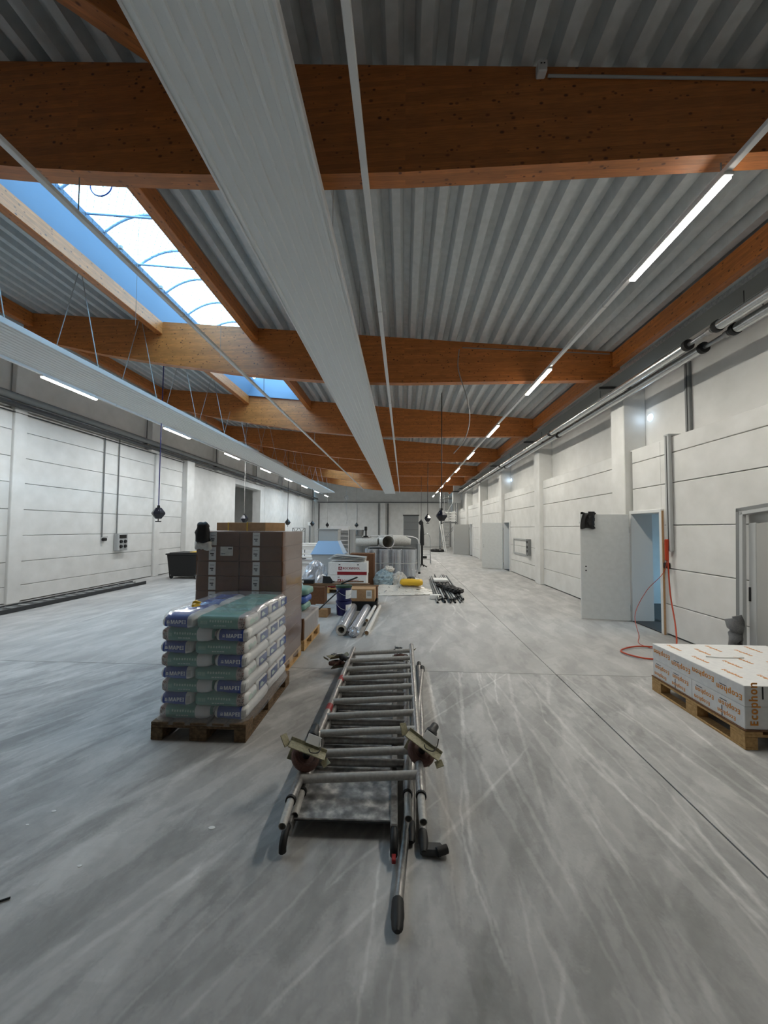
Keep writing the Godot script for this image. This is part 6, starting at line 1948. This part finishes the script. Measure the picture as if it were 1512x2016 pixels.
	for k in 4: bx("rack_brace", Vector3(-0.26 + 0.17 * k, 1.64, 0), Vector3(0.025, 0.18, 0.02), M.black, rk, 0.0, Basis(Vector3.BACK, 0.6 if k % 2 == 0 else -0.6))
	bx("rack_base", Vector3(0, 0.02, 0), Vector3(0.8, 0.04, 0.4), M.black, rk, 0.004)
	# grey cabinet corner and black tool near the far left
	var fd := thing("wall_post", "white wall box on a grey post by the far pilaster", "wall box", Vector3(-8.2, 0, -33.4))
	bx("post", Vector3(0, 1.0, 0), Vector3(0.12, 2.0, 0.12), M.mid_grey, fd, 0.004)
	bx("box_body", Vector3(0, 2.1, 0), Vector3(0.34, 0.3, 0.25), M.label_white, fd, 0.01)

func ladder_up(label: String, at: Vector3, w: float, h: float, rungs: int, m: Material, bas: Basis) -> void:
	var t := thing("leaning_ladder", label, "ladder", at)
	t.basis = bas
	for x in [-w / 2, w / 2]: bx("stile", Vector3(x, h / 2, 0), Vector3(0.03, h, 0.07), m, t, 0.003)
	for k in rungs:
		var st := S()
		rod(st, Vector3(-w / 2, 0.25 + (h - 0.4) * k / (rungs - 1), 0), Vector3(w / 2, 0.25 + (h - 0.4) * k / (rungs - 1), 0), 0.016, 6)
		obj("rung", st, m, t)

# ---------------------------------------------------------------- small things
func build_small_things() -> void:
	# ladder lying on the floor along the left wall
	var la := thing("lying_ladder", "dark grey ladder lying flat on the floor along the socket wall", "ladder", Vector3(-8.08, 0, -7.9), 0.0)
	for x in [-0.21, 0.21]:
		bx("stile", Vector3(x, 0.05, 0), Vector3(0.035, 0.09, 7.2), M.dark_grey, la, 0.006)
	for x in [-0.16, 0.16]:
		bx("inner_stile", Vector3(x, 0.035, -0.15), Vector3(0.025, 0.06, 7.0), M.mid_grey, la, 0.004)
	for k in 24:
		var st := S()
		rod(st, Vector3(-0.2, 0.055, 3.4 - 0.29 * k), Vector3(0.2, 0.055, 3.4 - 0.29 * k), 0.016, 6)
		obj("rung", st, M.light_grey, la)
	# black wheeled container with yellow top
	var bn := thing("wheeled_bin", "black wheeled container with folded yellow lid by the carton stack", "bin", Vector3(-7.42, 0, -13.05))
	var sb := S()
	frustum(sb, 0.46, 0.36, 0.52, 0.42, 0.09, 0.82)
	obj("bin_body", sb, M.black, bn)
	bx("bin_rim", Vector3(0, 0.83, 0), Vector3(1.12, 0.05, 0.90), M.black, bn, 0.01)
	bx("bin_lid", Vector3(0.05, 0.868, -0.02), Vector3(1.02, 0.03, 0.82), M.black, bn, 0.01)
	bx("lid_panel", Vector3(0.32, 0.895, -0.1), Vector3(0.42, 0.03, 0.5), M.yellow, bn, 0.008, Basis(Vector3.BACK, 0.05))
	for x in [-0.42, 0.42]:
		for z in [-0.3, 0.3]:
			var st := S()
			lathe(st, [Vector2(0, -0.025), Vector2(0.08, -0.025), Vector2(0.09, 0.0), Vector2(0.08, 0.025), Vector2(0, 0.025)], 14, Transform3D(Basis(Vector3.BACK, PI / 2), Vector3(x, 0.09, z)))
			obj("wheel", st, M.black_gloss, bn)
	# litter on the floor
	for a in [[-1.109, -2.270, 0.02, "label_white"], [-2.140, -2.341, 0.014, "label_white"], [-2.195, -2.228, 0.009, "label_white"], [-1.661, -1.983, 0.012, "label_white"]]:
		var st := S()
		lathe(st, [Vector2(0, 0.002), Vector2(a[2], 0.002), Vector2(a[2] * 1.05, 0.0)], 10)
		var o := obj("paper_scrap", st, M[a[3]])
		o.position = Vector3(a[0], 0.0005, a[1])
		o.scale = Vector3(1.0, 1.0, 0.6)
		tag(o, "tiny white scrap lying on the bare concrete", "scrap", "white scraps on the floor")
	var tw := S()
	rod(tw, Vector3(-1.890, 0.006, -1.764), Vector3(-1.837, 0.006, -1.795), 0.005, 5)
	tag(obj("wood_splinter", tw, M.print_black), "short dark splinter on the concrete at the open floor", "splinter")
